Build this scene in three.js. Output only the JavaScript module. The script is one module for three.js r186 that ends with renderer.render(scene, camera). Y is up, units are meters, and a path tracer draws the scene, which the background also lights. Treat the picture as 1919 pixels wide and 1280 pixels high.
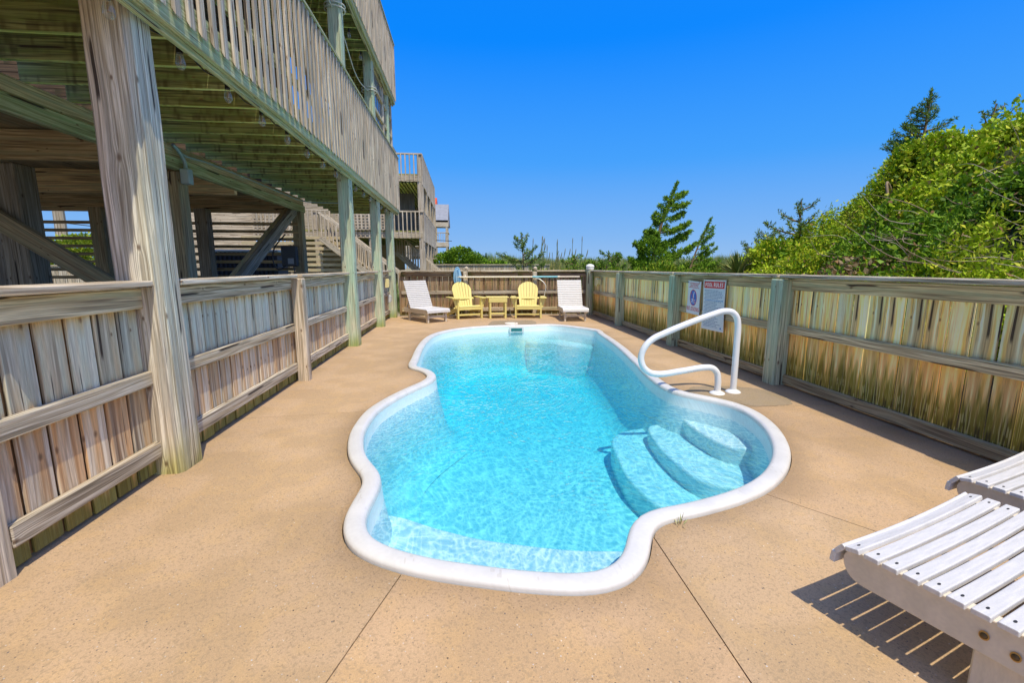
import * as THREE from 'three';
import { mergeGeometries } from 'three/addons/utils/BufferGeometryUtils.js';
import { TessellateModifier } from 'three/addons/modifiers/TessellateModifier.js';

// ---------------------------------------------------------------- camera, sky, sun, exposure
const scene = new THREE.Scene();
const camera = new THREE.PerspectiveCamera(73.75, 1024 / 684, 0.05, 900);
{
  const p = 9.255 * Math.PI / 180, a = 5.978 * Math.PI / 180;
  camera.position.set(0, 1.45, 0);
  camera.lookAt(Math.sin(a) * Math.cos(p), 1.45 - Math.sin(p), -Math.cos(a) * Math.cos(p));
}
const renderer = new THREE.WebGLRenderer({ antialias: true });
renderer.setSize(1024, 684);
renderer.toneMapping = THREE.LinearToneMapping;
renderer.toneMappingExposure = 1.15;
renderer.shadowMap.enabled = true;

const lerp = (a, b, t) => a + (b - a) * t, clamp = (x, a = 0, b = 1) => Math.min(b, Math.max(a, x));
const smooth = (a, b, x) => { const t = clamp((x - a) / (b - a)); return t * t * (3 - 2 * t); };
const V = (x, y, z) => new THREE.Vector3(x, y, z);

const SUN = new THREE.Vector3(0.18, 1, 0.34).normalize();
{
  // clear deep blue sky: pale at the horizon, darker blue towards the zenith, a soft glow round the sun
  const w = 512, h = 256, d = new Float32Array(w * h * 4);
  const stops = [[-90, .20, .26, .30], [-1, .26, .44, .64], [0, .29, .47, .74], [4, .19, .41, .78], [12, .055, .315, .85], [24, .003, .215, .87], [40, .004, .18, .78], [90, .03, .18, .60]];
  for (let y = 0; y < h; y++) for (let x = 0; x < w; x++) {
    const el = ((y + .5) / h - .5) * Math.PI, az = ((x + .5) / w - .5) * 2 * Math.PI;
    const e = el * 180 / Math.PI; let k = 0; while (k < stops.length - 2 && e > stops[k + 1][0]) k++;
    const A = stops[k], B = stops[k + 1]; let t = Math.min(1, Math.max(0, (e - A[0]) / (B[0] - A[0])));
    const dir = new THREE.Vector3(Math.cos(el) * Math.cos(az), Math.sin(el), Math.cos(el) * Math.sin(az));
    const c = Math.max(0, dir.dot(SUN)), g = .42 * Math.pow(c, 3.5) + .9 * Math.pow(c, 24);
    const o = (y * w + x) * 4, hz = dir.clone().setY(0).normalize().dot(V(SUN.x, 0, SUN.z).normalize()), haze = .42 * Math.pow(Math.max(0, hz * .5 + .5), 2) * Math.exp(-Math.max(0, e) / 22) * smooth(-.1, .7, hz); // the air towards the sun is whiter
    for (let i = 0; i < 3; i++) d[o + i] = A[i + 1] + (B[i + 1] - A[i + 1]) * t + (g * [1, .86, .62][i] + haze * [1.1, .9, .62][i]) * (e > 0 ? 1 : 0);
    d[o + 3] = 1;
  }
  const sky = new THREE.DataTexture(d, w, h, THREE.RGBAFormat, THREE.FloatType);
  sky.mapping = THREE.EquirectangularReflectionMapping; sky.magFilter = sky.minFilter = THREE.LinearFilter; sky.needsUpdate = true;
  scene.background = sky; scene.environment = sky;
}
const sun = new THREE.DirectionalLight(new THREE.Color().setRGB(1, .895, .70), 3.75);
sun.position.copy(SUN).multiplyScalar(60); sun.target.position.set(0, 0, -6); scene.add(sun, sun.target);
Object.assign(sun.shadow.camera, { left: -30, right: 30, top: 30, bottom: -30, near: 1, far: 140 }); sun.shadow.mapSize.set(4096, 4096); sun.castShadow = true;

// ---------------------------------------------------------------- helpers
let seedN = 12345;
const rnd = () => { seedN |= 0; seedN = seedN + 0x6D2B79F5 | 0; let t = Math.imul(seedN ^ seedN >>> 15, 1 | seedN); t = t + Math.imul(t ^ t >>> 7, 61 | t) ^ t; return ((t ^ t >>> 14) >>> 0) / 4294967296; };
const rr = (a, b) => a + (b - a) * rnd();
const used = {};
function numbered(n) { if (!(n in used)) { used[n] = 0; return n; } used[n]++; return n + '_' + String(used[n]).padStart(3, '0'); }
function thing(name, label, category, pos = [0, 0, 0], turn = 0, group) {
  const o = new THREE.Group(); o.name = numbered(name); o.position.set(...pos); o.rotation.y = turn;
  o.userData = { label, category }; if (group) o.userData.group = group;
  scene.add(o); return o;
}
function part(name, geo, mat, parent, pos, rot, label) {
  const m = new THREE.Mesh(geo, mat); m.name = name;
  if (pos) m.position.set(...pos); if (rot) m.rotation.set(...rot);
  if (label) m.userData.label = label;
  parent.add(m); return m;
}
function copyOf(src, label, pos, turn) {
  const c = src.clone(); c.name = numbered(src.name.replace(/_\d{3}$/, '')); c.userData = { ...src.userData, label };
  if (pos) c.position.set(...pos); if (turn !== undefined) c.rotation.y = turn; scene.add(c); return c;
}
function struct(name, geo, mat) { const m = new THREE.Mesh(geo, mat); m.name = name; m.userData.kind = 'structure'; scene.add(m); return m; }

// chamfered board, long axis found by itself; uv in metres, v along the grain
function board(lx, ly, lz, c = .004, opt = {}) {
  const L = [lx, ly, lz], h = L.map(x => x / 2), long = opt.long ?? L.indexOf(Math.max(...L));
  c = Math.min(c, ...h.map(x => x * .45));
  const pos = [], uv = [], nor = [], ou = opt.u ?? rnd(), ov = opt.v ?? rnd();
  const a = (long + 1) % 3, b = (long + 2) % 3;
  const tri = (P, n) => {
    const an = n.map(Math.abs);
    for (const p of P) {
      pos.push(...p); nor.push(...n);
      let u, v;
      if (an[long] > .9) { u = p[a]; v = p[b]; } else { u = an[a] > an[b] ? p[b] + h[a] * 1.3 : p[a]; v = p[long]; }
      uv.push(u / .42 + ou, opt.span ? (v + h[long] + (opt.y0 || 0)) / opt.span : v / 1.5 + ov);
    }
  };
  const quad = (p, n) => { // orient to n
    const e1 = p[1].map((x, i) => x - p[0][i]), e2 = p[2].map((x, i) => x - p[0][i]);
    const cr = [e1[1] * e2[2] - e1[2] * e2[1], e1[2] * e2[0] - e1[0] * e2[2], e1[0] * e2[1] - e1[1] * e2[0]];
    if (cr[0] * n[0] + cr[1] * n[1] + cr[2] * n[2] < 0) p = p.slice().reverse();
    tri([p[0], p[1], p[2]], n); if (p.length > 3) tri([p[0], p[2], p[3]], n);
  };
  const S = [-1, 1];
  for (let i = 0; i < 3; i++) for (const s of S) { // faces
    const j = (i + 1) % 3, k = (i + 2) % 3, n = [0, 0, 0]; n[i] = s;
    quad([[-1, -1], [1, -1], [1, 1], [-1, 1]].map(([x, y]) => { const q = [0, 0, 0]; q[i] = s * h[i]; q[j] = x * (h[j] - c); q[k] = y * (h[k] - c); return q; }), n);
  }
  if (c > 0) for (let i = 0; i < 3; i++) for (const s of S) for (const t of S) { // edges along axis i
    const j = (i + 1) % 3, k = (i + 2) % 3, n = [0, 0, 0]; n[j] = s * .7071; n[k] = t * .7071;
    const mk = (e, f) => { const q = [0, 0, 0]; q[i] = e * (h[i] - c); if (f) { q[j] = s * h[j]; q[k] = t * (h[k] - c); } else { q[j] = s * (h[j] - c); q[k] = t * h[k]; } return q; };
    quad([mk(-1, 0), mk(1, 0), mk(1, 1), mk(-1, 1)], n);
  }
  if (c > 0) for (const x of S) for (const y of S) for (const z of S) {
    const n = [x, y, z].map(q => q * .5774);
    quad([[x * h[0], y * (h[1] - c), z * (h[2] - c)], [x * (h[0] - c), y * h[1], z * (h[2] - c)], [x * (h[0] - c), y * (h[1] - c), z * h[2]]], n);
  }
  const g = new THREE.BufferGeometry();
  if (opt.under) g.setAttribute('color', new THREE.Float32BufferAttribute(nor.flatMap((_, i) => i % 3 ? [] : (nor[i + 1] < -.5 ? [1.25, 1.35, 1.1] : [.80, .77, .72])), 3)); // algae tint; undersides paler and sides darker, bounced light put into the colour
  g.setAttribute('position', new THREE.Float32BufferAttribute(pos, 3)); g.setAttribute('normal', new THREE.Float32BufferAttribute(nor, 3)); g.setAttribute('uv', new THREE.Float32BufferAttribute(uv, 2));
  return g;
}
const moved = (g, x, y, z, rx = 0, ry = 0, rz = 0) => { const m = new THREE.Matrix4().makeRotationFromEuler(new THREE.Euler(rx, ry, rz)); m.setPosition(x, y, z); return g.clone().applyMatrix4(m); };
// bar with square section between two points
function bar(name, A, B, w, t, mat, parent, label) {
  const d = B.clone().sub(A), L = d.length();
  const m = part(name, board(L, w, t, .005), mat, parent, A.clone().add(B).multiplyScalar(.5).toArray(), null, label);
  const x = d.normalize(), up = Math.abs(x.y) > .95 ? V(0, 0, 1) : V(0, 1, 0), z = x.clone().cross(up).normalize(), y = z.clone().cross(x);
  m.quaternion.setFromRotationMatrix(new THREE.Matrix4().makeBasis(x, y, z)); return m;
}
function taper(pts, r0, r1, seg = 12, rad = 6) {
  const c = new THREE.CatmullRomCurve3(pts), g = new THREE.TubeGeometry(c, seg, 1, rad, false), p = g.attributes.position;
  for (let i = 0; i <= seg; i++) { const q = c.getPointAt(i / seg), r = lerp(r0, r1, i / seg); for (let j = 0; j <= rad; j++) { const k = i * (rad + 1) + j; p.setXYZ(k, q.x + (p.getX(k) - q.x) * r, q.y + (p.getY(k) - q.y) * r, q.z + (p.getZ(k) - q.z) * r); } }
  return g;
}
const tube = (pts, r, seg = 40, rad = 10, closed = false, type = 'catmullrom', ten = .5) => new THREE.TubeGeometry(new THREE.CatmullRomCurve3(pts, closed, type, ten), seg, r, rad, closed);

// ---------------------------------------------------------------- noise and textures
function makeNoise(seed) {
  const N = 256, t = new Float32Array(N * N); let s = seedN; seedN = seed; for (let i = 0; i < N * N; i++) t[i] = rnd(); seedN = s;
  return (x, y, px, py) => { // value noise with periods px, py (whole numbers <= 256)
    const xi = Math.floor(x), yi = Math.floor(y); let fx = x - xi, fy = y - yi; fx = fx * fx * (3 - 2 * fx); fy = fy * fy * (3 - 2 * fy);
    const x0 = ((xi % px) + px) % px, x1 = (x0 + 1) % px, y0 = ((yi % py) + py) % py, y1 = (y0 + 1) % py;
    const a = t[y0 * N + x0], b = t[y0 * N + x1], c = t[y1 * N + x0], d = t[y1 * N + x1];
    return a + (b - a) * fx + (c - a) * fy + (a - b - c + d) * fx * fy;
  };
}
const nz = makeNoise(7), nz2 = makeNoise(99);
function dataTex(w, h, arr, srgb, rx = 1, ry = 1) {
  const t = new THREE.DataTexture(arr, w, h, THREE.RGBAFormat); t.wrapS = t.wrapT = THREE.RepeatWrapping; t.magFilter = THREE.LinearFilter; t.minFilter = THREE.LinearMipmapLinearFilter; t.generateMipmaps = true;
  if (srgb) t.colorSpace = THREE.SRGBColorSpace; t.repeat.set(rx, ry); t.needsUpdate = true; return t;
}
function paint(w, h, fn) { // fn(u,v,out) -> out rgb 0..255 and out[3] height 0..1
  const c = new Uint8Array(w * h * 4), b = new Uint8Array(w * h * 4), o = [0, 0, 0, .5];
  for (let y = 0; y < h; y++) for (let x = 0; x < w; x++) {
    fn(x / w, y / h, o); const i = (y * w + x) * 4;
    for (let k = 0; k < 3; k++) { c[i + k] = clamp(o[k], 0, 255); b[i + k] = clamp(o[3] * 255, 0, 255); } c[i + 3] = b[i + 3] = 255;
  }
  return [dataTex(w, h, c, true), dataTex(w, h, b, false)];
}
const mix3 = (o, c, t) => { for (let i = 0; i < 3; i++) o[i] += (c[i] - o[i]) * t; };
// weathered timber: u across the grain (0.42 m), v along it
function timber(w, h, pal, seed, stain) {
  const s = seedN; seedN = seed; const knots = []; for (let i = 0; i < 4; i++) knots.push([rnd(), rnd(), rr(.007, .016)]); seedN = s;
  return paint(w, h, (u, v, o) => {
    let du = 0, kn = 0;
    for (const [ku, kv, r] of knots) {
      let x = u - ku; x -= Math.round(x); let y = v - kv; y -= Math.round(y);
      const dx = x * .42, dy = y * 1.5, d = Math.hypot(dx, dy * .55);
      du += Math.sign(dx || 1) * .02 * Math.exp(-d * d / (r * r * 5)); if (d < r * 1.6) kn = Math.max(kn, 1 - d / (r * 1.6));
    }
    const wp = (nz(u * 6, v * 3, 6, 3) - .5) * .035 + (nz2(u * 3, v * 2, 3, 2) - .5) * .05 + du;
    const uu = u + wp;
    const g1 = nz(uu * 34, v * 4, 34, 4), g2 = nz2(uu * 90, v * 7, 90, 7), g3 = nz(u * 220, v * 24, 220, 24), st = nz2(uu * 11, v * 2, 11, 2);
    const g = .5 * g1 + .32 * g2 + .18 * g3;
    o[0] = pal[0][0]; o[1] = pal[0][1]; o[2] = pal[0][2];
    mix3(o, pal[1], smooth(.34, .62, g)); mix3(o, pal[2], smooth(.55, .80, g) * .62); const ln = nz2(uu * 84, v * 3, 84, 3) * .75 + .25 * nz(uu * 150, v * 6, 150, 6); const la = pal[5] ?? .38; mix3(o, pal[2], smooth(.62, .74, ln) * la); mix3(o, pal[0], smooth(.34, .26, ln) * la * .7); if (pal[5]) { const bd = nz(uu * 9 + 3, v * 1 + .5, 9, 1) * .7 + .3 * nz2(uu * 18, v * 2, 18, 2); mix3(o, pal[2], smooth(.58, .78, bd) * .55); mix3(o, pal[0], smooth(.42, .25, bd) * .5); } mix3(o, pal[3], smooth(.5, .85, st) * .75);
    if (stain) stain(u, v, o, uu);
    const crack = smooth(.84, .9, nz(uu * 40, v * 3, 40, 3)) * smooth(.5, .72, nz2(u * 9, v * 5, 9, 5));
    mix3(o, [42, 34, 28], crack * .8); mix3(o, [84, 62, 44], smooth(.15, .9, kn) * .6);
    const l = .9 + .2 * g3; const lift = pal[4] || 1.08; o[0] *= l * lift; o[1] *= l * lift; o[2] *= l * lift;
    o[3] = .8 - .5 * g - .25 * smooth(.62, .74, ln) - .5 * crack;
  });
}
const std = (map, bump, o = {}) => new THREE.MeshStandardMaterial({ map, bumpMap: bump, bumpScale: .003, roughness: .88, ...o });
const tints = (tex, list, o) => list.map(c => std(tex[0], tex[1], { color: new THREE.Color().setRGB(...c), ...o }));
const pick = a => Array.isArray(a) ? a[Math.floor(rnd() * a.length)] : a;

const T = {};
T.grey = timber(512, 1024, [[212, 206, 190], [172, 162, 142], [100, 92, 76], [186, 172, 146]], 1);
T.left = timber(512, 1024, [[206, 196, 178], [166, 150, 130], [98, 82, 68], [190, 160, 122], 1.1, .26], 2, (u, v, o, uu) => {
  const up = smooth(.52, .60, v + .02 * (nz(u * 20, 0, 20, 1) - .5)), s = nz(uu * 16, v * 2, 16, 2);
  mix3(o, [186, 200, 186], up * (.25 + .55 * s)); mix3(o, [196, 142, 84], (1 - up) * .42 * smooth(.3, .8, s));
  mix3(o, [186, 140, 72], smooth(.80, .92, v + .12 * (s - .5)) * .55);
  mix3(o, [96, 100, 40], smooth(.16, .03, v + .1 * (s - .5)) * .8);
});
T.right = timber(512, 1024, [[226, 212, 168], [194, 172, 124], [120, 100, 68], [206, 164, 92], 1.34, .24], 3, (u, v, o, uu) => {
  const s = nz(uu * 14, v * 2, 14, 2), f = nz2(u * 40, v * 9, 40, 9), up = smooth(.50, .56, v);
  mix3(o, [170, 176, 160], up * .5 * smooth(.35, .8, s)); mix3(o, [204, 150, 92], (1 - up) * .4);
  const m = smooth(.40, .12, v + .34 * (s - .5) + .16 * (f - .5)) * (1 - up * .8);
  mix3(o, [88, 86, 26], m * .88); mix3(o, [52, 46, 24], m * smooth(.55, .9, f) * .8); mix3(o, [190, 186, 150], m * smooth(.66, .85, nz(u * 70, v * 12, 70, 12)) * .5);
  mix3(o, [104, 122, 52], up * smooth(.76, .92, nz2(uu * 8, v * 2 + 3, 8, 2)) * .6);
});
T.back = timber(512, 1024, [[168, 146, 116], [136, 112, 86], [84, 66, 50], [122, 108, 92], 1.1, .28], 4, (u, v, o, uu) => {
  const s = nz(uu * 14, v * 2, 14, 2); mix3(o, [150, 106, 60], smooth(.5, .2, v) * .4 * s); mix3(o, [92, 88, 40], smooth(.13, .02, v + .08 * (s - .5)) * .8);
});
T.baluster = timber(512, 1024, [[220, 212, 194], [186, 174, 152], [116, 104, 88], [170, 164, 150]], 5);
T.pile = timber(512, 1024, [[204, 206, 180], [170, 176, 150], [118, 118, 98], [168, 186, 162]], 6, (u, v, o, uu) => { mix3(o, [150, 190, 168], .35 * smooth(.4, .8, nz(uu * 7, v * 2, 7, 2))); });
T.joist = timber(512, 512, [[116, 118, 86], [90, 91, 62], [50, 48, 36], [92, 102, 62], 1.95], 8, (u, v, o) => { const q = nz2(u * 2, v * 22, 2, 22) * .6 + nz(u * 5, v * 50, 5, 50) * .4; mix3(o, [52, 46, 30], .6 * smooth(.45, .8, q)); mix3(o, [104, 108, 50], .35 * smooth(.6, .85, nz2(u * 3, v * 5, 3, 5))); });
T.beam = timber(512, 512, [[202, 188, 154], [170, 154, 122], [110, 97, 78], [160, 160, 134], 1.16], 9);
T.moss = timber(512, 512, [[186, 190, 156], [156, 162, 124], [100, 104, 72], [158, 176, 136]], 10);
const M = {
  grey: tints(T.grey, [[.95, .93, .9], [.82, .8, .77], [.9, .84, .75], [.75, .72, .68]]),
  left: tints(T.left, [[1.1, 1.1, 1.08], [.82, .80, .78], [1.0, .9, .78], [.88, .92, .92], [1.15, 1.12, 1.05]]),
  right: tints(T.right, [[1.12, 1.08, 1.0], [.84, .84, .82], [1.1, .96, .76], [.92, .98, .92], [1.2, 1.1, .9]]),
  back: tints(T.back, [[1, 1, 1], [.84, .83, .82], [.95, .86, .74], [1.0, .98, .95]]),
  baluster: tints(T.baluster, [[.92, .9, .88], [.78, .76, .75], [.88, .82, .76], [.7, .68, .66]]),
  pile: tints(T.pile, [[.92, .92, .88], [.85, .9, .84]], { bumpScale: .005 }),
  joist: tints(T.joist, [[.9, .9, .82], [.75, .74, .66], [.9, .85, .7]], { vertexColors: true }),
  beam: tints(T.beam, [[.98, .96, .92], [.82, .80, .76]]),
  dark: tints(T.beam, [[.80, .74, .66], [.62, .60, .57]]),
  moss: tints(T.moss, [[1.0, .95, .86]]),
};
// ---------------------------------------------------------------- pool outline
const outlineRaw = [[1.18, -11.24], [0.55, -11.16], [-0.1, -10.82], [-0.52, -10.3], [-0.74, -9.75], [-0.84, -9.05], [-0.87, -8.1], [-0.85, -7.23], [-0.84, -6.73], [-0.79, -6.52], [-0.67, -6.4], [-0.57, -6.22], [-0.51, -6.03], [-0.51, -5.87], [-0.57, -5.66], [-0.68, -5.45], [-0.83, -5.12], [-0.92, -4.87], [-1.0, -4.56], [-1.02, -4.24], [-1.01, -3.92], [-0.96, -3.64], [-0.91, -3.45], [-0.83, -3.26], [-0.75, -3.12], [-0.70, -3.0], [-0.69, -2.92], [-0.70, -2.8], [-0.71, -2.64], [-0.71, -2.52], [-0.69, -2.41], [-0.64, -2.28], [-0.57, -2.19], [-0.47, -2.11], [-0.33, -2.03], [-0.17, -1.96], [0.0, -1.905], [0.15, -1.86], [0.26, -1.83], [0.41, -1.8], [0.53, -1.785], [0.64, -1.795], [0.73, -1.83], [0.81, -1.89], [0.88, -1.97], [0.94, -2.08], [0.99, -2.19], [1.035, -2.26], [1.1, -2.305], [1.19, -2.325], [1.29, -2.34], [1.47, -2.39], [1.68, -2.46], [1.88, -2.55], [2.09, -2.685], [2.29, -2.86], [2.48, -3.08], [2.63, -3.31], [2.78, -3.62], [2.88, -3.96], [2.9, -4.22], [2.85, -4.43], [2.73, -4.63], [2.62, -4.76], [2.54, -4.86], [2.49, -5.02], [2.49, -5.36], [2.55, -5.85], [2.65, -6.4], [2.72, -6.85], [2.86, -7.75], [2.97, -8.74], [3.04, -9.6], [3.11, -10.1], [3.06, -10.27], [2.74, -10.77], [2.42, -11.17], [2.12, -11.33], [1.83, -11.3], [1.6, -11.22]];
const NP = 420;
const outline = (() => {
  const c = new THREE.CatmullRomCurve3(outlineRaw.map(([x, z]) => V(x, 0, z)), true, 'centripetal');
  let p = c.getSpacedPoints(NP).slice(0, NP).map(q => [q.x, q.z]);
  for (let k = 0; k < 3; k++) p = p.map((q, i) => { const a = p[(i + NP - 1) % NP], b = p[(i + 1) % NP]; return [(a[0] + 2 * q[0] + b[0]) / 4, (a[1] + 2 * q[1] + b[1]) / 4]; });
  return p;
})();
const area = outline.reduce((s, p, i) => { const q = outline[(i + 1) % NP]; return s + p[0] * q[1] - q[0] * p[1]; }, 0);
const distTo = (x, z) => { let m = 1e9; for (const p of outline) { const d = (p[0] - x) ** 2 + (p[1] - z) ** 2; if (d < m) m = d; } return Math.sqrt(m); };
function inset(d) { // inward offset of the outline, kept free of folds
  const q = outline.map((p, i) => {
    const a = outline[(i + NP - 2) % NP], b = outline[(i + 2) % NP]; let tx = b[0] - a[0], tz = b[1] - a[1]; const l = Math.hypot(tx, tz); tx /= l; tz /= l;
    const s = Math.sign(area); return [p[0] - tz * d * s, p[1] + tx * d * s];
  });
  const ok = q.map(p => d <= .02 || distTo(p[0], p[1]) > Math.abs(d) - .012);
  const r = q.map((p, i) => {
    if (ok[i]) return p; let a = 1, b = 1; while (!ok[(i - a + NP) % NP] && a < NP) a++; while (!ok[(i + b) % NP] && b < NP) b++;
    const A = q[(i - a + NP) % NP], B = q[(i + b) % NP], t = a / (a + b); return [lerp(A[0], B[0], t), lerp(A[1], B[1], t)];
  });
  return r.map((p, i) => { const a = r[(i + NP - 1) % NP], b = r[(i + 1) % NP]; return [(a[0] + 2 * p[0] + b[0]) / 4, (a[1] + 2 * p[1] + b[1]) / 4]; });
}
function loft(rings, close) { // rings: arrays of [x,y,z], smooth normals
  const n = rings[0].length, pos = [], idx = [], uv = [];
  rings.forEach((r, k) => r.concat([r[0]]).forEach((p, i) => { pos.push(...p); uv.push(p[0] + p[1] * .3, p[2] + p[1] * .7); }));
  for (let k = 0; k < rings.length - 1; k++) for (let i = 0; i < n; i++) { const a = k * (n + 1) + i, b = a + 1, c = a + n + 1, d = c + 1; area > 0 ? idx.push(a, c, b, b, c, d) : idx.push(a, b, c, b, d, c); }
  const g = new THREE.BufferGeometry(); g.setAttribute('position', new THREE.Float32BufferAttribute(pos, 3)); g.setAttribute('uv', new THREE.Float32BufferAttribute(uv, 2)); g.setIndex(idx); g.computeVertexNormals();
  const N = g.attributes.normal; // join the seam
  for (let k = 0; k < rings.length; k++) { const a = k * (n + 1), b = a + n; const v = V(N.getX(a) + N.getX(b), N.getY(a) + N.getY(b), N.getZ(a) + N.getZ(b)).normalize(); N.setXYZ(a, v.x, v.y, v.z); N.setXYZ(b, v.x, v.y, v.z); }
  return g;
}
function flatShape(pts, y, holes) { // flat polygon facing up, uv in metres
  const s = new THREE.Shape(pts.map(p => new THREE.Vector2(p[0], -p[1]))); (holes || []).forEach(h => s.holes.push(new THREE.Path(h.map(p => new THREE.Vector2(p[0], -p[1])))));
  const g = new THREE.ShapeGeometry(s); g.rotateX(-Math.PI / 2); const P = g.attributes.position, U = g.attributes.uv;
  for (let i = 0; i < P.count; i++) { U.setXY(i, P.getX(i), P.getZ(i)); if (typeof y === 'function') P.setY(i, y(P.getX(i), P.getZ(i))); else P.setY(i, y); }
  g.computeVertexNormals(); return g;
}
function slabShape(pts, y0, y1) { // upright prism, flat top at y1
  const s = new THREE.Shape(pts.map(p => new THREE.Vector2(p[0], -p[1])));
  const g = new THREE.ExtrudeGeometry(s, { depth: y1 - y0, bevelEnabled: false }); g.rotateX(-Math.PI / 2); g.translate(0, y0, 0);
  const P = g.attributes.position, U = g.attributes.uv, N = g.attributes.normal; for (let i = 0; i < P.count; i++) if (Math.abs(N.getY(i)) > .5) U.setXY(i, P.getX(i), P.getZ(i)); else U.setXY(i, P.getX(i) + P.getZ(i), P.getY(i));
  return g;
}

// ---------------------------------------------------------------- ground and dunes
function groundH(x, z) {
  const inside = Math.min(smooth(-1.95, -1.7, x), smooth(3.75, 3.5, x), smooth(-13.6, -13.2, z), smooth(2.9, 2.5, z));
  const far = smooth(-18, -60, z) * (1.75 + .5 * (nz(x * .045 + 40, z * .045 + 60, 200, 200) - .5) + .45 * (nz2(x * .17 + 40, z * .17 + 60, 200, 200) - .5));
  const right = smooth(5, 26, x) * smooth(10, -26, z) * (1.5 + .9 * (nz(x * .1 + 9, z * .1 + 80, 200, 200) - .5)) * (1 - .5 * smooth(-60, -120, z));
  const sea = smooth(-80, -120, z) * -2.5, left = smooth(0, -14, x) * .55;
  return -.09 + Math.max(far * (1 - left), right) + sea + .05 * (nz(x * .6 + 50, z * .6 + 90, 200, 200) - .5) * smooth(-14, -17, z) - 2.6 * inside;
}
{
  const xs = [], zs = []; const add = (a, from, to, st) => { for (let v = from; v < to - 1e-6; v += st) a.push(v); };
  add(xs, -300, -60, 20); add(xs, -60, -12, 2.4); add(xs, -12, -3, 1); add(xs, -3, 5, .25); add(xs, 5, 45, .8); add(xs, 45, 100, 3); add(xs, 100, 320, 20);
  add(zs, -400, -140, 20); add(zs, -140, -70, 3); add(zs, -70, -15, .8); add(zs, -15, 4, .25); add(zs, 4, 24, 2); add(zs, 24, 120, 16);
  const pos = [], uv = [], col = [], idx = [];
  for (const z of zs) for (const x of xs) {
    pos.push(x, groundH(x, z), z); uv.push(x / 3, z / 3);
    const n = nz2(x * .35 + 70, z * .35 + 90, 250, 250) * .6 + nz(x * 1.3 + 70, z * 1.3 + 200, 250, 250) * .4;
    const green = smooth(.38, .6, n) * smooth(-14, -18, z + (x > 5 ? -8 : 0));
    col.push(lerp(.46, .16, green), lerp(.37, .20, green), lerp(.23, .06, green));
  }
  for (let j = 0; j < zs.length - 1; j++) for (let i = 0; i < xs.length - 1; i++) { const a = j * xs.length + i, b = a + 1, c = a + xs.length, d = c + 1; idx.push(a, c, b, b, c, d); }
  const g = new THREE.BufferGeometry(); g.setAttribute('position', new THREE.Float32BufferAttribute(pos, 3)); g.setAttribute('uv', new THREE.Float32BufferAttribute(uv, 2)); g.setAttribute('color', new THREE.Float32BufferAttribute(col, 3)); g.setIndex(idx); g.computeVertexNormals();
  const [map, bump] = paint(256, 256, (u, v, o) => { const n = nz(u * 60, v * 60, 60, 60) * .5 + nz2(u * 128, v * 128, 128, 128) * .5, k = 190 + 60 * n; o[0] = o[1] = o[2] = k; o[3] = n; });
  struct('ground', g, new THREE.MeshStandardMaterial({ map, bumpMap: bump, bumpScale: .02, vertexColors: true, roughness: 1 }));
}

// ---------------------------------------------------------------- concrete pool deck, cut by control joints
const concTex = (() => {
  const W = 1024, s = seedN; seedN = 555; const c = new Uint8Array(W * W * 4), b = new Uint8Array(W * W * 4), P = [0, 0, 0];
  for (let y = 0; y < W; y++) for (let x = 0; x < W; x++) {
    const u = x / W, v = y / W, i = (y * W + x) * 4;
    const n1 = nz(u * 8, v * 8, 8, 8), n2 = nz2(u * 27, v * 27, 27, 27), n3 = nz(u * 250, v * 250, 250, 250), n4 = rnd();
    P[0] = 206; P[1] = 172; P[2] = 130; mix3(P, [186, 154, 110], smooth(.35, .75, n1) * .5); mix3(P, [216, 176, 118], smooth(.4, .85, n2) * .3); mix3(P, [172, 146, 110], smooth(.55, .9, n3) * .6);
    const l = .93 + .14 * n4; for (let k = 0; k < 3; k++) { c[i + k] = clamp(P[k] * l, 0, 255); b[i + k] = 120 + 70 * n3 + 20 * n4; } c[i + 3] = b[i + 3] = 255;
  }
  const speck = (n, rmin, rmax, cols, hgt) => { for (let q = 0; q < n; q++) { const cx = rnd() * W, cy = rnd() * W, r = rr(rmin, rmax), col = cols[Math.floor(rnd() * cols.length)], e = rr(.6, 1.5), k = rr(.45, .95); for (let y = Math.floor(-r * e); y <= r * e; y++) for (let x = -Math.ceil(r); x <= r; x++) if (x * x + y * y / (e * e) < r * r) { const i = (((Math.floor(cy) + y + W) % W) * W + (Math.floor(cx) + x + W) % W) * 4; for (let z = 0; z < 3; z++) { c[i + z] = lerp(c[i + z], col[z], k); b[i + z] = hgt; } } } };
  speck(14000, .4, .9, [[176, 146, 112], [184, 152, 116], [160, 132, 100], [206, 164, 112]], 150);
  speck(4200, .5, 1.1, [[104, 90, 74], [120, 104, 88], [92, 84, 74]], 165);
  speck(700, .6, 1.6, [[62, 58, 54], [84, 80, 78], [72, 76, 84]], 170);
  speck(1100, .6, 1.5, [[238, 226, 204], [226, 206, 176], [214, 214, 214]], 190);
  seedN = s; return [dataTex(W, W, c, true, 1 / 1.9, 1 / 1.9), dataTex(W, W, b, false, 1 / 1.9, 1 / 1.9)];
})();
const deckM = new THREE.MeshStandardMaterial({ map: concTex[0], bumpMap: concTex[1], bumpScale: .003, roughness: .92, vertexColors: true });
const tess = (g, len, it) => new TessellateModifier(len, it).modify(g);
const DX0 = -2.4, DX1 = 4.25, DZ0 = -14.0, DZ1 = 3;
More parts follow.
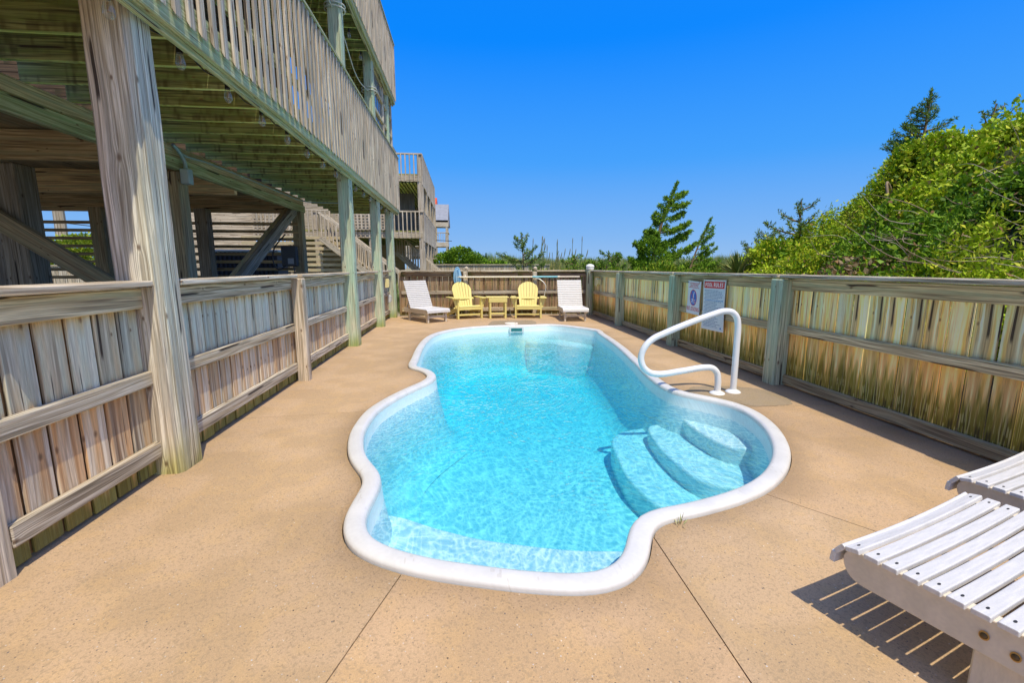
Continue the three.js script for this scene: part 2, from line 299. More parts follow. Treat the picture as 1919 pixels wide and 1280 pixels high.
{
  const deck = new THREE.Group(); deck.name = 'pool_deck'; deck.userData.kind = 'structure'; scene.add(deck);
  // joints: a point on the outline and where they end on the outer edge (clockwise parameter along the rectangle)
  const ends = [[[-1.02, -4.62], [DX0, -4.48]], [[-.33, -2.03], [-2.4 + .15, DZ1]], [[1.0, -2.2], [.9, DZ1]], [[1.93, -2.6], [DX1, .65]], [[2.9, -4.35], [DX1, -4.28]], [[1.18, -11.24], [1.22, DZ0]]];
  ends[1][1] = [-2.0, DZ1];
  const near = p => { let k = 0, m = 1e9; outline.forEach((q, i) => { const d = (q[0] - p[0]) ** 2 + (q[1] - p[1]) ** 2; if (d < m) { m = d; k = i; } }); return k; };
  const out = inset(-.010);
  const J = ends.map(([a, b]) => ({ i: near(a), b })).sort((p, q) => p.i - q.i);
  const corners = [[DX0, DZ0], [DX0, DZ1], [DX1, DZ1], [DX1, DZ0]]; // the outline runs far -> left -> near -> right
  const per = p => Math.abs(p[0] - DX0) < 1e-6 ? p[1] - DZ0 : Math.abs(p[1] - DZ1) < 1e-6 ? 17 + (p[0] - DX0) : Math.abs(p[0] - DX1) < 1e-6 ? 17 + 6.65 + (DZ1 - p[1]) : 17 + 6.65 + 17 + (DX1 - p[0]);
  const total = 2 * (17 + 6.65);
  const shades = [[1, 1, 1], [.97, .97, .96], [1.02, 1.0, .98], [.99, 1, 1], [1, .985, .97], [.95, .96, .97]];
  J.forEach((A, k) => {
    const B = J[(k + 1) % J.length]; const pts = []; const n = (B.i - A.i + NP) % NP; for (let i = 0; i <= n; i++) pts.push(out[(A.i + i) % NP]);
    let a = per(A.b), b = per(B.b); if (b <= a) b += total;
    const mid = corners.map(c => { let q = per(c); while (q <= a) q += total; return [q, c]; }).filter(([q]) => q > a && q < b).sort((p, q) => q[0] - p[0]).map(q => q[1]);
    let poly = [...pts, B.b, ...mid, A.b];
    // pull the joint sides apart by 5 mm
    const sh = (p, q, s) => { const dx = q[0] - p[0], dz = q[1] - p[1], l = Math.hypot(dx, dz); return [p[0] - dz / l * s, p[1] + dx / l * s]; };
    const s = .0028; const last = pts.length - 1;
    const b0 = sh(pts[last], B.b, s), b1 = [B.b[0] + b0[0] - pts[last][0], B.b[1] + b0[1] - pts[last][1]], a0 = sh(pts[0], A.b, -s), a1 = [A.b[0] + a0[0] - pts[0][0], A.b[1] + a0[1] - pts[0][1]];
    poly = [a0, ...pts.slice(1, last), b0, b1, ...mid, a1];
    let g = slabShape(poly, -.13, 0); g = tess(g.index ? g.toNonIndexed() : g, .22, 10);
    const P = g.attributes.position, col = new Float32Array(P.count * 3), sc = shades[k % shades.length];
    for (let i = 0; i < P.count; i++) {
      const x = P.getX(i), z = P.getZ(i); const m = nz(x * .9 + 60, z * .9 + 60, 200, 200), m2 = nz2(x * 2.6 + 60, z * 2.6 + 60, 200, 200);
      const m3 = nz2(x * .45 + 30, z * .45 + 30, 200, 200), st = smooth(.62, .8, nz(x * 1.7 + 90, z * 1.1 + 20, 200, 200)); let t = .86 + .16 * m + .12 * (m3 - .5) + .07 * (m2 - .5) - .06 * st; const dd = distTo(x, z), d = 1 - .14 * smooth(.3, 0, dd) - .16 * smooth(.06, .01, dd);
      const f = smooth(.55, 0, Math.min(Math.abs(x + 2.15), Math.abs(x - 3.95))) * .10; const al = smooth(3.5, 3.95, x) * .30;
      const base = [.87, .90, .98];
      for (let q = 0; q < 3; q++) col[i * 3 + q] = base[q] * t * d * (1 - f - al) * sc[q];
    }
    g.setAttribute('color', new THREE.BufferAttribute(col, 3));
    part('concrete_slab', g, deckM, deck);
  });
  // cement repair patches: round the handrail sockets and by the skimmer lid
  const pm = new THREE.MeshStandardMaterial({ map: concTex[0], bumpMap: concTex[1], bumpScale: .002, roughness: .93, color: new THREE.Color().setRGB(.52, .60, .72) });
  const wob = (pts) => { const c = new THREE.CatmullRomCurve3(pts.map(p => V(p[0], 0, p[1])), true, 'catmullrom', .25); return c.getSpacedPoints(90).slice(0, 90).map(p => [p.x + rr(-.012, .012), p.z + rr(-.012, .012)]); };
  part('cement_patch', slabShape(wob([[2.70, -4.78], [2.6, -5.0], [2.8, -5.17], [3.2, -5.15], [3.5, -5.0], [3.62, -4.7], [3.45, -4.36], [3.0, -4.36]]), -.02, .004), pm, deck, null, null, 'grey cement patch round the handrail posts');
  part('cement_patch', slabShape(wob([[.6, -11.32], [.7, -12.1], [.85, -12.4], [1.8, -12.4], [1.9, -12.0], [1.78, -11.45], [1.2, -11.33]]), -.02, .0045), pm, deck, null, null, 'grey cement patch behind the skimmer');
}
{ // skimmer lid
  const t = thing('skimmer_lid', 'white round skimmer lid set in the deck at the far end of the pool', 'skimmer lid', [1.2, .005, -11.62]);
  part('lid', new THREE.CylinderGeometry(.17, .175, .022, 36), new THREE.MeshStandardMaterial({ color: '#efe6d8', roughness: .5 }), t, [0, .012, 0]);
  part('finger_hole', new THREE.CylinderGeometry(.016, .016, .004, 12), new THREE.MeshStandardMaterial({ color: '#3a3a38', roughness: .8 }), t, [.1, .0245, 0]);
}
// ---------------------------------------------------------------- swimming pool shell
const WL = -.125;
const floorY = z => lerp(-.80, -1.12, smooth(-2, -11, z));
{
  const pool = thing('swimming_pool', 'free-form white fibreglass swimming pool full of turquoise water in the tan deck', 'swimming pool');
  const [cm, cb] = paint(512, 512, (u, v, o) => { const n = nz(u * 9, v * 9, 9, 9), f = nz2(u * 60, v * 60, 60, 60), sc = smooth(.80, .86, nz(u * 70, v * 26, 70, 26)) * smooth(.55, .7, nz2(u * 7, v * 7, 7, 7)); const k = 246 - 12 * n - 6 * f - 11 * sc; o[0] = k; o[1] = k - .5 - 2 * sc; o[2] = k - 2 - 5 * sc; o[3] = .5 + .3 * f - .4 * sc; });
  const cop = new THREE.MeshPhysicalMaterial({ map: cm, bumpMap: cb, bumpScale: .0006, color: new THREE.Color().setRGB(.78, .78, .77), roughness: .45, clearcoat: .3, clearcoatRoughness: .25 });
  const [gm, gb] = paint(512, 512, (u, v, o) => { const n = nz(u * 200, v * 200, 200, 200), k = 236 + 16 * n; o[0] = k - 4; o[1] = k; o[2] = k + 2; o[3] = n; });
  gm.repeat.set(.7, .7); gb.repeat.set(.7, .7);
  const shell = new THREE.MeshStandardMaterial({ map: gm, color: new THREE.Color().setRGB(.86, .95, .93), roughness: .5 });
  const wallM = shell;
  const ring = (d, y) => inset(d).map(p => [p[0], typeof y === 'function' ? y(p[1]) : y, p[1]]);
  part('coping', loft([ring(-.004, -.06), ring(-.004, .012), ring(.004, .026), ring(.02, .034), ring(.055, .037), ring(.09, .035), ring(.110, .028), ring(.121, .012), ring(.124, -.012)]), cop, pool);
  const wallRings = [ring(.1242, -.012), ring(.126, -.05), ring(.134, -.13), ring(.165, -.3), ring(.20, -.45)];
  wallRings.push(ring(.245, z => lerp(-.45, floorY(z), .38)), ring(.31, z => lerp(-.45, floorY(z), .70)), ring(.40, z => lerp(-.45, floorY(z), .90)), ring(.50, z => lerp(-.45, floorY(z), .98)), ring(.56, z => floorY(z)));
  part('wall', loft(wallRings), wallM, pool);
  part('floor', flatShape(inset(.31), (x, z) => floorY(z) - .003), shell, pool);
  // entry steps in the right-hand bulge
  const arc = pts => new THREE.CatmullRomCurve3(pts.map(p => V(p[0], 0, p[1])), false, 'catmullrom', .4).getPoints(40).map(p => [p.x, p.z]);
  const step = (front, back, y) => {
    const s = new THREE.Shape([...arc(front), ...back].map(p => new THREE.Vector2(p[0], -p[1])));
    const g = new THREE.ExtrudeGeometry(s, { depth: y + 1.2 - .03, bevelEnabled: true, bevelThickness: .03, bevelSize: .025, bevelOffset: -.025, bevelSegments: 3 }); g.rotateX(-Math.PI / 2); g.translate(0, -1.2, 0);
    const P = g.attributes.position, U = g.attributes.uv; for (let i = 0; i < P.count; i++) U.setXY(i, P.getX(i) + P.getY(i), P.getZ(i));
    part('step', g, shell, pool);
  };
  step([[2.62, -4.92], [2.46, -4.78], [2.42, -4.48], [2.45, -4.1], [2.54, -3.9], [2.78, -3.80]], [[2.95, -3.9], [2.99, -4.3], [2.85, -4.7]], -.25);
  step([[2.6, -5.12], [2.2, -5.05], [2.09, -4.8], [2.02, -4.3], [2.03, -3.78], [2.14, -3.54], [2.44, -3.42]], [[2.7, -3.4], [2.95, -3.9], [2.99, -4.3], [2.8, -4.9]], -.43);
  step([[2.6, -5.5], [2.0, -5.35], [1.75, -5.1], [1.66, -4.75], [1.58, -4.2], [1.58, -3.9], [1.65, -3.5], [1.85, -3.2], [2.1, -2.9]], [[2.6, -3.1], [2.95, -3.9], [2.99, -4.3], [2.8, -5.1]], -.60);
  // seats moulded into the near end and the far right corner
  step([[-.9, -3.2], [-.55, -3.2], [-.22, -3.0], [.08, -2.84], [.43, -2.72], [.7, -2.65], [1.0, -2.61]], [[1.0, -2.0], [.6, -1.75], [0, -1.8], [-.5, -2.0], [-.9, -2.4]], -.36);
  step([[1.5, -11.3], [1.55, -10.75], [2.1, -10.5], [2.6, -10.0], [3.1, -9.9]], [[3.2, -10.3], [2.6, -11.2], [2, -11.5]], -.34);
  // skimmer mouth
  const sk = part('skimmer', board(.36, .15, .03, .006), cop, pool, [1.27, -.075, -11.065]);
  part('opening', new THREE.BoxGeometry(.27, .075, .01), new THREE.MeshStandardMaterial({ color: '#1f6f70', roughness: .5 }), sk, [0, .005, .014]);
}
// ---------------------------------------------------------------- water
{
  const water = new THREE.Group(); water.name = 'water'; water.userData.kind = 'structure'; scene.add(water);
  const X0 = -1.2, Z0 = -11.5, SX = 4.4, SZ = 10;
  // ripples: bump for the glint of the surface; caustic light and shade are painted into the colour map
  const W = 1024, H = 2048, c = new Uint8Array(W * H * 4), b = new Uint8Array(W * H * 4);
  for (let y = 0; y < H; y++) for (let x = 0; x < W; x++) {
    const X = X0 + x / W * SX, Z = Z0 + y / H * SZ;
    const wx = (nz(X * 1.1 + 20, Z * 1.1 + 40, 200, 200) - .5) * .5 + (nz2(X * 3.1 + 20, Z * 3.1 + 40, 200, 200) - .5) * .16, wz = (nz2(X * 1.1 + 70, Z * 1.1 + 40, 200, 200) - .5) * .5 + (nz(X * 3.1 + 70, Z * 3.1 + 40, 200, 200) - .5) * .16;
    // cellular net of the painted caustic dapple
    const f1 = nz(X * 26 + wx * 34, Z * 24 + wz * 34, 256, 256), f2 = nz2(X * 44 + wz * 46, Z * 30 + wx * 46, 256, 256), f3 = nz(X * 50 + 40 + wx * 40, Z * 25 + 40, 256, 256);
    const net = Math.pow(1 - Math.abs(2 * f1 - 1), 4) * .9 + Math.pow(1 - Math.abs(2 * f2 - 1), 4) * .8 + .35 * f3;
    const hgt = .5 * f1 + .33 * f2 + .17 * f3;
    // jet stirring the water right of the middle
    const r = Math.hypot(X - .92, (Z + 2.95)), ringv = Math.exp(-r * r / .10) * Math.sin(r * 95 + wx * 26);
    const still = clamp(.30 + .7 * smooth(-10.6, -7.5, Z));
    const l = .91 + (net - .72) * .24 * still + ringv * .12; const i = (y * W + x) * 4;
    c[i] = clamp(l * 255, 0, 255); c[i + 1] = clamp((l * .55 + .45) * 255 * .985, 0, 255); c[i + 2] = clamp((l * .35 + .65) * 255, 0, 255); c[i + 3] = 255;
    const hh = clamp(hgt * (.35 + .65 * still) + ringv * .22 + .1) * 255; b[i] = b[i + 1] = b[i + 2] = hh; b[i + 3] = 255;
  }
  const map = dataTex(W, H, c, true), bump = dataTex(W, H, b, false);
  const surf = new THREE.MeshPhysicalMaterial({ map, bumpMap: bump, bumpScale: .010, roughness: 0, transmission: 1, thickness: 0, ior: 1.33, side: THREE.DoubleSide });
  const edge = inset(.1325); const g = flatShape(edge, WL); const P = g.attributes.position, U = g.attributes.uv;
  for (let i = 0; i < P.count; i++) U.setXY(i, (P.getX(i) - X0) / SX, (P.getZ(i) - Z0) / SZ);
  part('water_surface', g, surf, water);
  // the body of the water takes the red out of the light with depth
  const body = new THREE.MeshPhysicalMaterial({ transparent: true, opacity: .01, roughness: 1, transmission: 0, thickness: 1, attenuationColor: new THREE.Color().setRGB(.58, .955, .968), attenuationDistance: .8 });
  const e2 = inset(.09); const gb = slabShape(e2, -1.5, WL - .004);
  part('water_body', gb, body, water);
}
// ---------------------------------------------------------------- wooden fences
// local frame of a fence: x along it, z towards the pool, origin on the ground at its start
const FH = 1.36, battenM = std(T.beam[0], T.beam[1], { color: new THREE.Color().setRGB(.50, .36, .25) });
const picketSets = {};
function picketGeos(key, w) { return picketSets[key + w] ??= Array.from({ length: 16 }, () => board(w - (key === 'left' ? .022 : .014), 1.27, .018, .004, { span: 1.3 })); }
function fence(label, A, B, mats, pitch, segs, posts, opt = {}) {
  const L = B.clone().sub(A).length(), turn = Math.atan2(-(B.z - A.z), B.x - A.x);
  const f = thing('wooden_fence', label, 'fence', A.toArray(), turn);
  const geos = picketGeos(opt.key, pitch), n = Math.floor(L / pitch);
  for (let i = 0; i < n; i++) { // pickets stand behind the rails
    const x = (i + .5) * pitch; if ((opt.skip || []).some(([a, b]) => x > a && x < b)) continue;
    part('picket', pick(geos), pick(mats), f, [x + rr(-.002, .002), .655 + rr(-.006, .006), -.052 + rr(-.004, .003)], [rr(-.004, .004), rnd() < .5 ? Math.PI : 0, rr(-.004, .004)]);
    if (opt.batten) part('batten', geos[i % geos.length], battenM, f, [(i + 1) * pitch, .655, -.074]);
  }
  for (const [a, b] of segs) { // one bay of rails and cap
    const c = (a + b) / 2, l = b - a;
    const rail = (y, h, m) => part('rail', board(l, h, .045, .006), m, f, [c, y, -.020], [rr(-.01, .01), 0, rr(-.001, .001)]);
    rail(1.245, .135, pick(opt.topM || M.grey)); rail(.70, .10, pick(opt.midM || M.grey)); rail(opt.low ?? .19, .11, pick(opt.lowM || M.grey));
    part('cap_board', board(l - .006, .042, .17, .008), pick(opt.capM || M.grey), f, [c, FH - .018, .0 + (opt.capz || 0)], [rr(-.006, .006), 0, rr(-.001, .001)]);
  }
  for (const [x, h, w, z, m] of posts) part('post', board(w, h, w * .92, .014), m || pick(M.pile), f, [x, h / 2 - .02, z], [0, rr(-.03, .03), rr(-.006, .006)]);
  return f;
}
{
  // left fence, along z, pool on its +x side: local x runs towards +z -> turn so that z axis points to +x
  const Z = z => .9 - z; const S = [[-13.45, -11.64], [-11.36, -8.84], [-8.58, -6.11], [-5.95, -3.57], [-3.28, -2.2], [-2.02, .9]].map(([a, b]) => [Z(b), Z(a)]);
  fence('long grey-brown plank fence on the left, below the house deck', V(-2.13, 0, .9), V(-2.13, 0, -13.8), M.left, .19, S,
    [[Z(-6.03), 1.335, .15, .055, M.baluster[2]], [Z(-2.13), 1.30, .15, -.072, M.baluster[0]]], { key: 'left', batten: true, capM: [M.baluster[0], M.baluster[2]], topM: [M.beam[0], M.grey[2]] });
  // right fence, pool on its -x side: runs from far to near
  const R = z => z + 13.8; const RP = [-13.75, -11.1, -8.1, -5.25, -2.35, .6];
  const RS = []; for (let i = 0; i < RP.length - 1; i++) RS.push([R(RP[i]) + .02, R(RP[i + 1]) - .02]); 
  fence('long mossy ochre plank fence on the right with two signs on it', V(3.93, 0, -13.8), V(3.93, 0, .9), M.right, .19, RS,
    RP.slice(1).map((z, i) => [R(z), 1.33, .2, .045, M.pile[i % 2]]), { key: 'right', low: .075, topM: M.moss.concat(M.beam), midM: M.beam, lowM: M.dark.concat(M.beam[1]), capz: .03 });
  // back fence, pool on its +z side
  const BX = x => x + 1.93;
  fence('brown plank fence across the far end behind the yellow chairs', V(-1.93, 0, -13.86), V(3.86, 0, -13.86), M.back, .185, [[BX(-1.85), BX(-.02)], [BX(.12), BX(2.06)], [BX(2.2), BX(3.74)]],
    [[BX(.05), 1.345, .13, .03, M.baluster[0]], [BX(2.13), 1.345, .13, .03, M.baluster[2]]], { key: 'back', capM: M.baluster, topM: M.back, midM: M.baluster, lowM: [M.baluster[2], M.beam[1]] });
  const ws = new THREE.MeshStandardMaterial({ color: '#e9e9e4', roughness: .5 });
  const cp = thing('fence_post', 'round grey corner post with a white cap where right and back fences meet', 'fence post', [3.83, 0, -13.74]);
  part('post', new THREE.CylinderGeometry(.105, .115, 1.4, 20), M.pile[0], cp, [0, .7, 0]);
  part('cap', new THREE.LatheGeometry([[0, .16], [.05, .155], [.10, .13], [.125, .10], [.125, .07], [.115, .065], [.118, .03], [.112, 0]].map(p => new THREE.Vector2(...p)), 24), ws, cp, [0, 1.39, 0]);
  for (const [x, i] of [[.08, 0], [2.16, 1]]) { const k = thing('post_cap', i ? 'small pale ball finial on the back fence behind the right yellow chair' : 'small pale ball finial on the back fence right of the blue net', 'finial', [x, FH + .003, -13.86]); part('ball', new THREE.SphereGeometry(.06, 18, 12), M.baluster[0], k, [0, .05, 0]); }
}
// ---------------------------------------------------------------- handrail
{
  const wm = new THREE.MeshPhysicalMaterial({ color: new THREE.Color().setRGB(.80, .82, .83), roughness: .28, clearcoat: .5 });
  const t = thing('pool_handrail', 'white tubular looped handrail beside the pool steps', 'handrail', [0, 0, 0]);
  const z1 = -4.89, z2 = -4.85; const pts = [[3.12, 0, z1], [3.12, .25, z1], [3.12, .55, z1], [3.115, .80, z1], [3.09, .89, z1], [3.03, .945, z1], [2.93, .955, z1], [2.8, .92, z1], [2.55, .835, z1], [2.25, .72, z1 + .01], [2.1, .65, z1 + .015], [2.01, .56, z1 + .02], [1.975, .45, z1 + .02], [2.0, .34, z1 + .03], [2.08, .27, z1 + .03], [2.2, .25, z1 + .035], [2.45, .28, z2], [2.72, .315, z2], [2.82, .305, z2], [2.88, .25, z2], [2.9, .16, z2], [2.9, 0, z2]];
  part('tube', tube(pts.map(p => V(...p)), .036, 160, 14, false, 'centripetal'), wm, t);
  const fl = new THREE.LatheGeometry([[.036, .034], [.05, .03], [.075, .016], [.085, .006], [.085, 0]].map(p => new THREE.Vector2(...p)), 28);
  part('flange', fl, wm, t, [3.12, .004, z1]); part('flange', fl, wm, t, [2.9, .004, z2]);
}
// ---------------------------------------------------------------- signs
function signTex(w, h, draw) { const c = document.createElement('canvas'); c.width = w; c.height = h; const x = c.getContext('2d'); draw(x, w, h); const t = new THREE.CanvasTexture(c); t.colorSpace = THREE.SRGBColorSpace; return t; }
function sign(name, label, w, h, tex, pos, tilt, bow) {
  const t = thing(name, label, 'sign', pos, -Math.PI / 2);
  const g = new THREE.BoxGeometry(w, h, .004, 10, 14, 1), P = g.attributes.position;
  for (let i = 0; i < P.count; i++) { const u = P.getX(i) / w, v = P.getY(i) / h; P.setZ(i, P.getZ(i) + bow * (Math.cos(u * 3.1) * .6 + .4 * Math.sin(v * 6 + u * 3)) + .012); } g.computeVertexNormals();
  const face = new THREE.MeshStandardMaterial({ map: tex, roughness: .45 }), back = new THREE.MeshStandardMaterial({ color: '#d5d8da', roughness: .6 });
  const m = new THREE.Mesh(g, [back, back, back, back, face, back]); m.name = 'panel'; m.rotation.z = tilt; t.add(m);
  const sm = new THREE.MeshStandardMaterial({ color: '#77736a', roughness: .5, metalness: .6 });
  for (const x of [-1, 1]) part('screw', new THREE.SphereGeometry(.008, 8, 6), sm, t, [x * w * .43, h * .46, .016 + bow]);
  return t;
}
{
  const cau = signTex(360, 520, (x, w, h) => {
    x.fillStyle = '#dfe9f0'; x.fillRect(0, 0, w, h); x.strokeStyle = '#c9d3da'; x.lineWidth = 3; x.strokeRect(8, 8, w - 16, h - 16);
    x.textAlign = 'center'; x.fillStyle = '#c8101c'; x.fillRect(38, 30, w - 76, 8); x.fillRect(38, 100, w - 76, 8);
    x.font = 'bold 60px sans-serif'; x.fillStyle = '#c8101c'; x.save(); x.translate(w / 2, 90); x.scale(.80, 1); x.fillText('CAUTION!', 0, 0); x.restore();
    x.beginPath(); x.ellipse(w / 2, 262, 104, 128, 0, 0, 7); x.fillStyle = '#c2283c'; x.fill(); x.beginPath(); x.ellipse(w / 2, 262, 92, 116, 0, 0, 7); x.fillStyle = '#0f66cc'; x.fill();
    x.strokeStyle = '#e8f2fa'; x.lineCap = 'round'; x.lineWidth = 16; x.beginPath(); x.moveTo(w / 2 + 26, 172); x.lineTo(w / 2 - 2, 260); x.lineTo(w / 2 - 10, 300); x.stroke(); x.lineWidth = 9; x.beginPath(); x.moveTo(w / 2 - 4, 270); x.lineTo(w / 2 - 22, 318); x.stroke();
    x.beginPath(); x.arc(w / 2 + 4, 254, 15, 0, 7); x.fillStyle = '#e8f2fa'; x.fill();
    x.lineWidth = 6; for (const y of [292, 318, 340]) { x.beginPath(); for (let q = 0; q <= 20; q++) { const X = w / 2 - 66 + q * 6.6, Y = y + 4 * Math.sin(q * 1.1 + y); q ? x.lineTo(X, Y) : x.moveTo(X, Y); } x.stroke(); }
    x.strokeStyle = '#c2283c'; x.lineWidth = 12; x.beginPath(); x.moveTo(w / 2 - 62, 180); x.lineTo(w / 2 + 60, 346); x.stroke();
    x.fillStyle = '#c8101c'; x.font = 'bold 78px sans-serif'; x.save(); x.translate(w / 2, 470); x.scale(.82, 1.12); x.fillText('NO DIVING', 0, 0); x.restore();
  });
  const rules = signTex(520, 720, (x, w, h) => {
    x.fillStyle = '#d3e3ec'; x.fillRect(0, 0, w, h); x.strokeStyle = '#eef4f7'; x.lineWidth = 10; x.strokeRect(5, 5, w - 10, h - 10);
    x.fillStyle = '#d62430'; x.fillRect(24, 22, w - 48, 96); x.fillStyle = '#f4f6f7'; x.textAlign = 'center'; x.font = 'bold 78px sans-serif'; x.save(); x.translate(w / 2, 98); x.scale(.92, 1); x.fillText('POOL RULES', 0, 0); x.restore();
    const s = seedN; seedN = 31; let y = 146; // the lines of small print, too small to read
    for (let k = 0; k < 27; k++) { let X = 40 + (k % 3 ? 14 : 0); const end = w - 40 - rr(0, 170); const bold = k === 7; x.fillStyle = bold ? '#2f8fd0' : '#5d86ad'; if (k % 3 === 0) { x.fillRect(30, y, 6, 9); } while (X < end) { const l = rr(9, 40); x.fillRect(X, y + rr(-1, 1), l, bold ? 12 : 8); X += l + rr(6, 10); } y += 20; }
    seedN = s; x.fillStyle = '#2272c8'; x.beginPath(); x.arc(w - 62, h - 44, 15, 0, 7); x.fill();
  });
  sign('warning_sign', 'small white CAUTION NO DIVING sign with a blue diver disc', .43, .56, cau, [3.905, .94, -7.43], -.03, .012);
  sign('pool_rules_sign', 'larger pale blue POOL RULES sign behind the handrail', .63, .79, rules, [3.905, .86, -6.8], .015, .012);
}
// ---------------------------------------------------------------- small things on the fences
{
  const cream = new THREE.MeshStandardMaterial({ color: '#e3d79a', roughness: .6 });
  const lampBox = (label, pos, turn) => {
    const t = thing('fence_light', label, 'light box', pos, turn);
    const s = new THREE.Shape([[-.13, -.11], [.02, -.11], [.05, -.07], [.13, -.055], [.13, .07], [.05, .08], [.02, .105], [-.13, .105]].map(p => new THREE.Vector2(...p)));
    part('housing', new THREE.ExtrudeGeometry(s, { depth: .07, bevelEnabled: true, bevelThickness: .01, bevelSize: .01, bevelSegments: 2 }), cream, t, [0, 0, .0]);
    part('lip', board(.02, .2, .1, .004), cream, t, [-.12, 0, .04]);
  };
  lampBox('cream plastic box on the left fence between the last two tall posts', [-2.1, 1.03, -12.75], Math.PI / 2);
  lampBox('cream plastic box on the right fence beside the capped corner post', [3.885, 1.03, -12.95], -Math.PI / 2);
  const ob = thing('outlet_box', 'small grey outlet box low on the left fence behind the white lounger', 'outlet box', [-2.09, .58, -13.05], Math.PI / 2);
  const gm = new THREE.MeshStandardMaterial({ color: '#c3c8c8', roughness: .5 }); part('box', board(.14, .2, .06, .01), gm, ob, [0, 0, .02]); part('cover', board(.11, .16, .02, .006), gm, ob, [0, 0, .06]);
  // leaf net on a long pole hung along the back fence
  const net = thing('pool_net', 'light blue leaf net on a long pole hung along the back fence', 'pool net', [0, 0, 0]);
  const blue = new THREE.MeshStandardMaterial({ color: '#7fb4d8', roughness: .5 }), deep = new THREE.MeshStandardMaterial({ color: '#3f86b8', roughness: .6 });
  const hx = -.19, hy = 1.18, hz = -13.76, el = []; for (let i = 0; i < 40; i++) { const a = i / 40 * 2 * Math.PI; el.push(V(hx + .10 * Math.cos(a) * (1 - .12 * Math.sin(a)), hy + .26 * Math.sin(a), hz + .03)); }
  part('hoop', tube(el, .02, 80, 8, true), blue, net);
  const bag = new THREE.SphereGeometry(1, 24, 16, 0, Math.PI * 2, 0, Math.PI / 2); bag.rotateX(Math.PI / 2); bag.scale(.10, .255, .06);
  part('net_bag', bag, new THREE.MeshStandardMaterial({ color: '#9cc4de', roughness: .7, side: THREE.DoubleSide }), net, [hx, hy, hz + .02]);
  for (const dx of [-.04, .015, .05]) part('rib', board(.014, .40, .012, .003), deep, net, [hx + dx, hy + .02, hz + .082], [0, 0, dx * 2]);
  const seg = (x0, x1, r, col) => { const m = part('pole_section', new THREE.CylinderGeometry(r, r, x1 - x0, 12), new THREE.MeshStandardMaterial({ color: col, roughness: .4 }), net, [(x0 + x1) / 2, 1.165, -13.70]); m.rotation.z = Math.PI / 2; };
  seg(-.2, 2.05, .022, '#efe6cf'); seg(2.05, 2.85, .026, '#7cc3cf'); seg(2.85, 3.5, .021, '#e8ddc8'); part('ferrule', new THREE.CylinderGeometry(.032, .032, .06, 12), new THREE.MeshStandardMaterial({ color: '#e9e2cf', roughness: .4 }), net, [2.85, 1.165, -13.70], [0, 0, Math.PI / 2]);
  const hk = new THREE.MeshStandardMaterial({ color: '#d9d9d4', roughness: .4, metalness: .3 });
  for (const x of [.05, 2.13]) part('hook', tube([V(x, 1.25, -13.80), V(x, 1.2, -13.74), V(x, 1.135, -13.70), V(x, 1.15, -13.66)], .008, 14, 6), hk, net);
  const hose = thing('hose', 'thin pale hose arching down behind the right yellow chair', 'hose');
  part('tube', tube([V(2.16, 1.12, -13.70), V(2.26, 1.1, -13.66), V(2.38, 1.0, -13.6), V(2.44, .88, -13.58), V(2.42, .7, -13.6), V(2.3, .1, -13.65)], .014, 30, 8), hk, hose);
}
// ---------------------------------------------------------------- white slatted loungers
const [wpM, wpB] = paint(256, 256, (u, v, o) => { const n = nz(u * 40, v * 12, 40, 12), f = nz2(u * 120, v * 120, 120, 120); o[0] = 240 - 14 * n - 10 * f; o[1] = 240 - 13 * n - 10 * f; o[2] = 240 - 14 * n - 8 * f; o[3] = n; });
const whiteWood = new THREE.MeshStandardMaterial({ map: wpM, bumpMap: wpB, bumpScale: .0008, roughness: .42, color: new THREE.Color().setRGB(.82, .81, .80) });
const frameWood = new THREE.MeshStandardMaterial({ map: wpM, bumpMap: wpB, bumpScale: .0006, roughness: .45, color: new THREE.Color().setRGB(.84, .76, .63) });
const rust = new THREE.MeshStandardMaterial({ color: '#6a5636', roughness: .6, metalness: .5 }), rustStain = new THREE.MeshStandardMaterial({ color: '#c79a50', roughness: .8 }), dark = new THREE.MeshStandardMaterial({ color: '#2a2a2c', roughness: .6 });
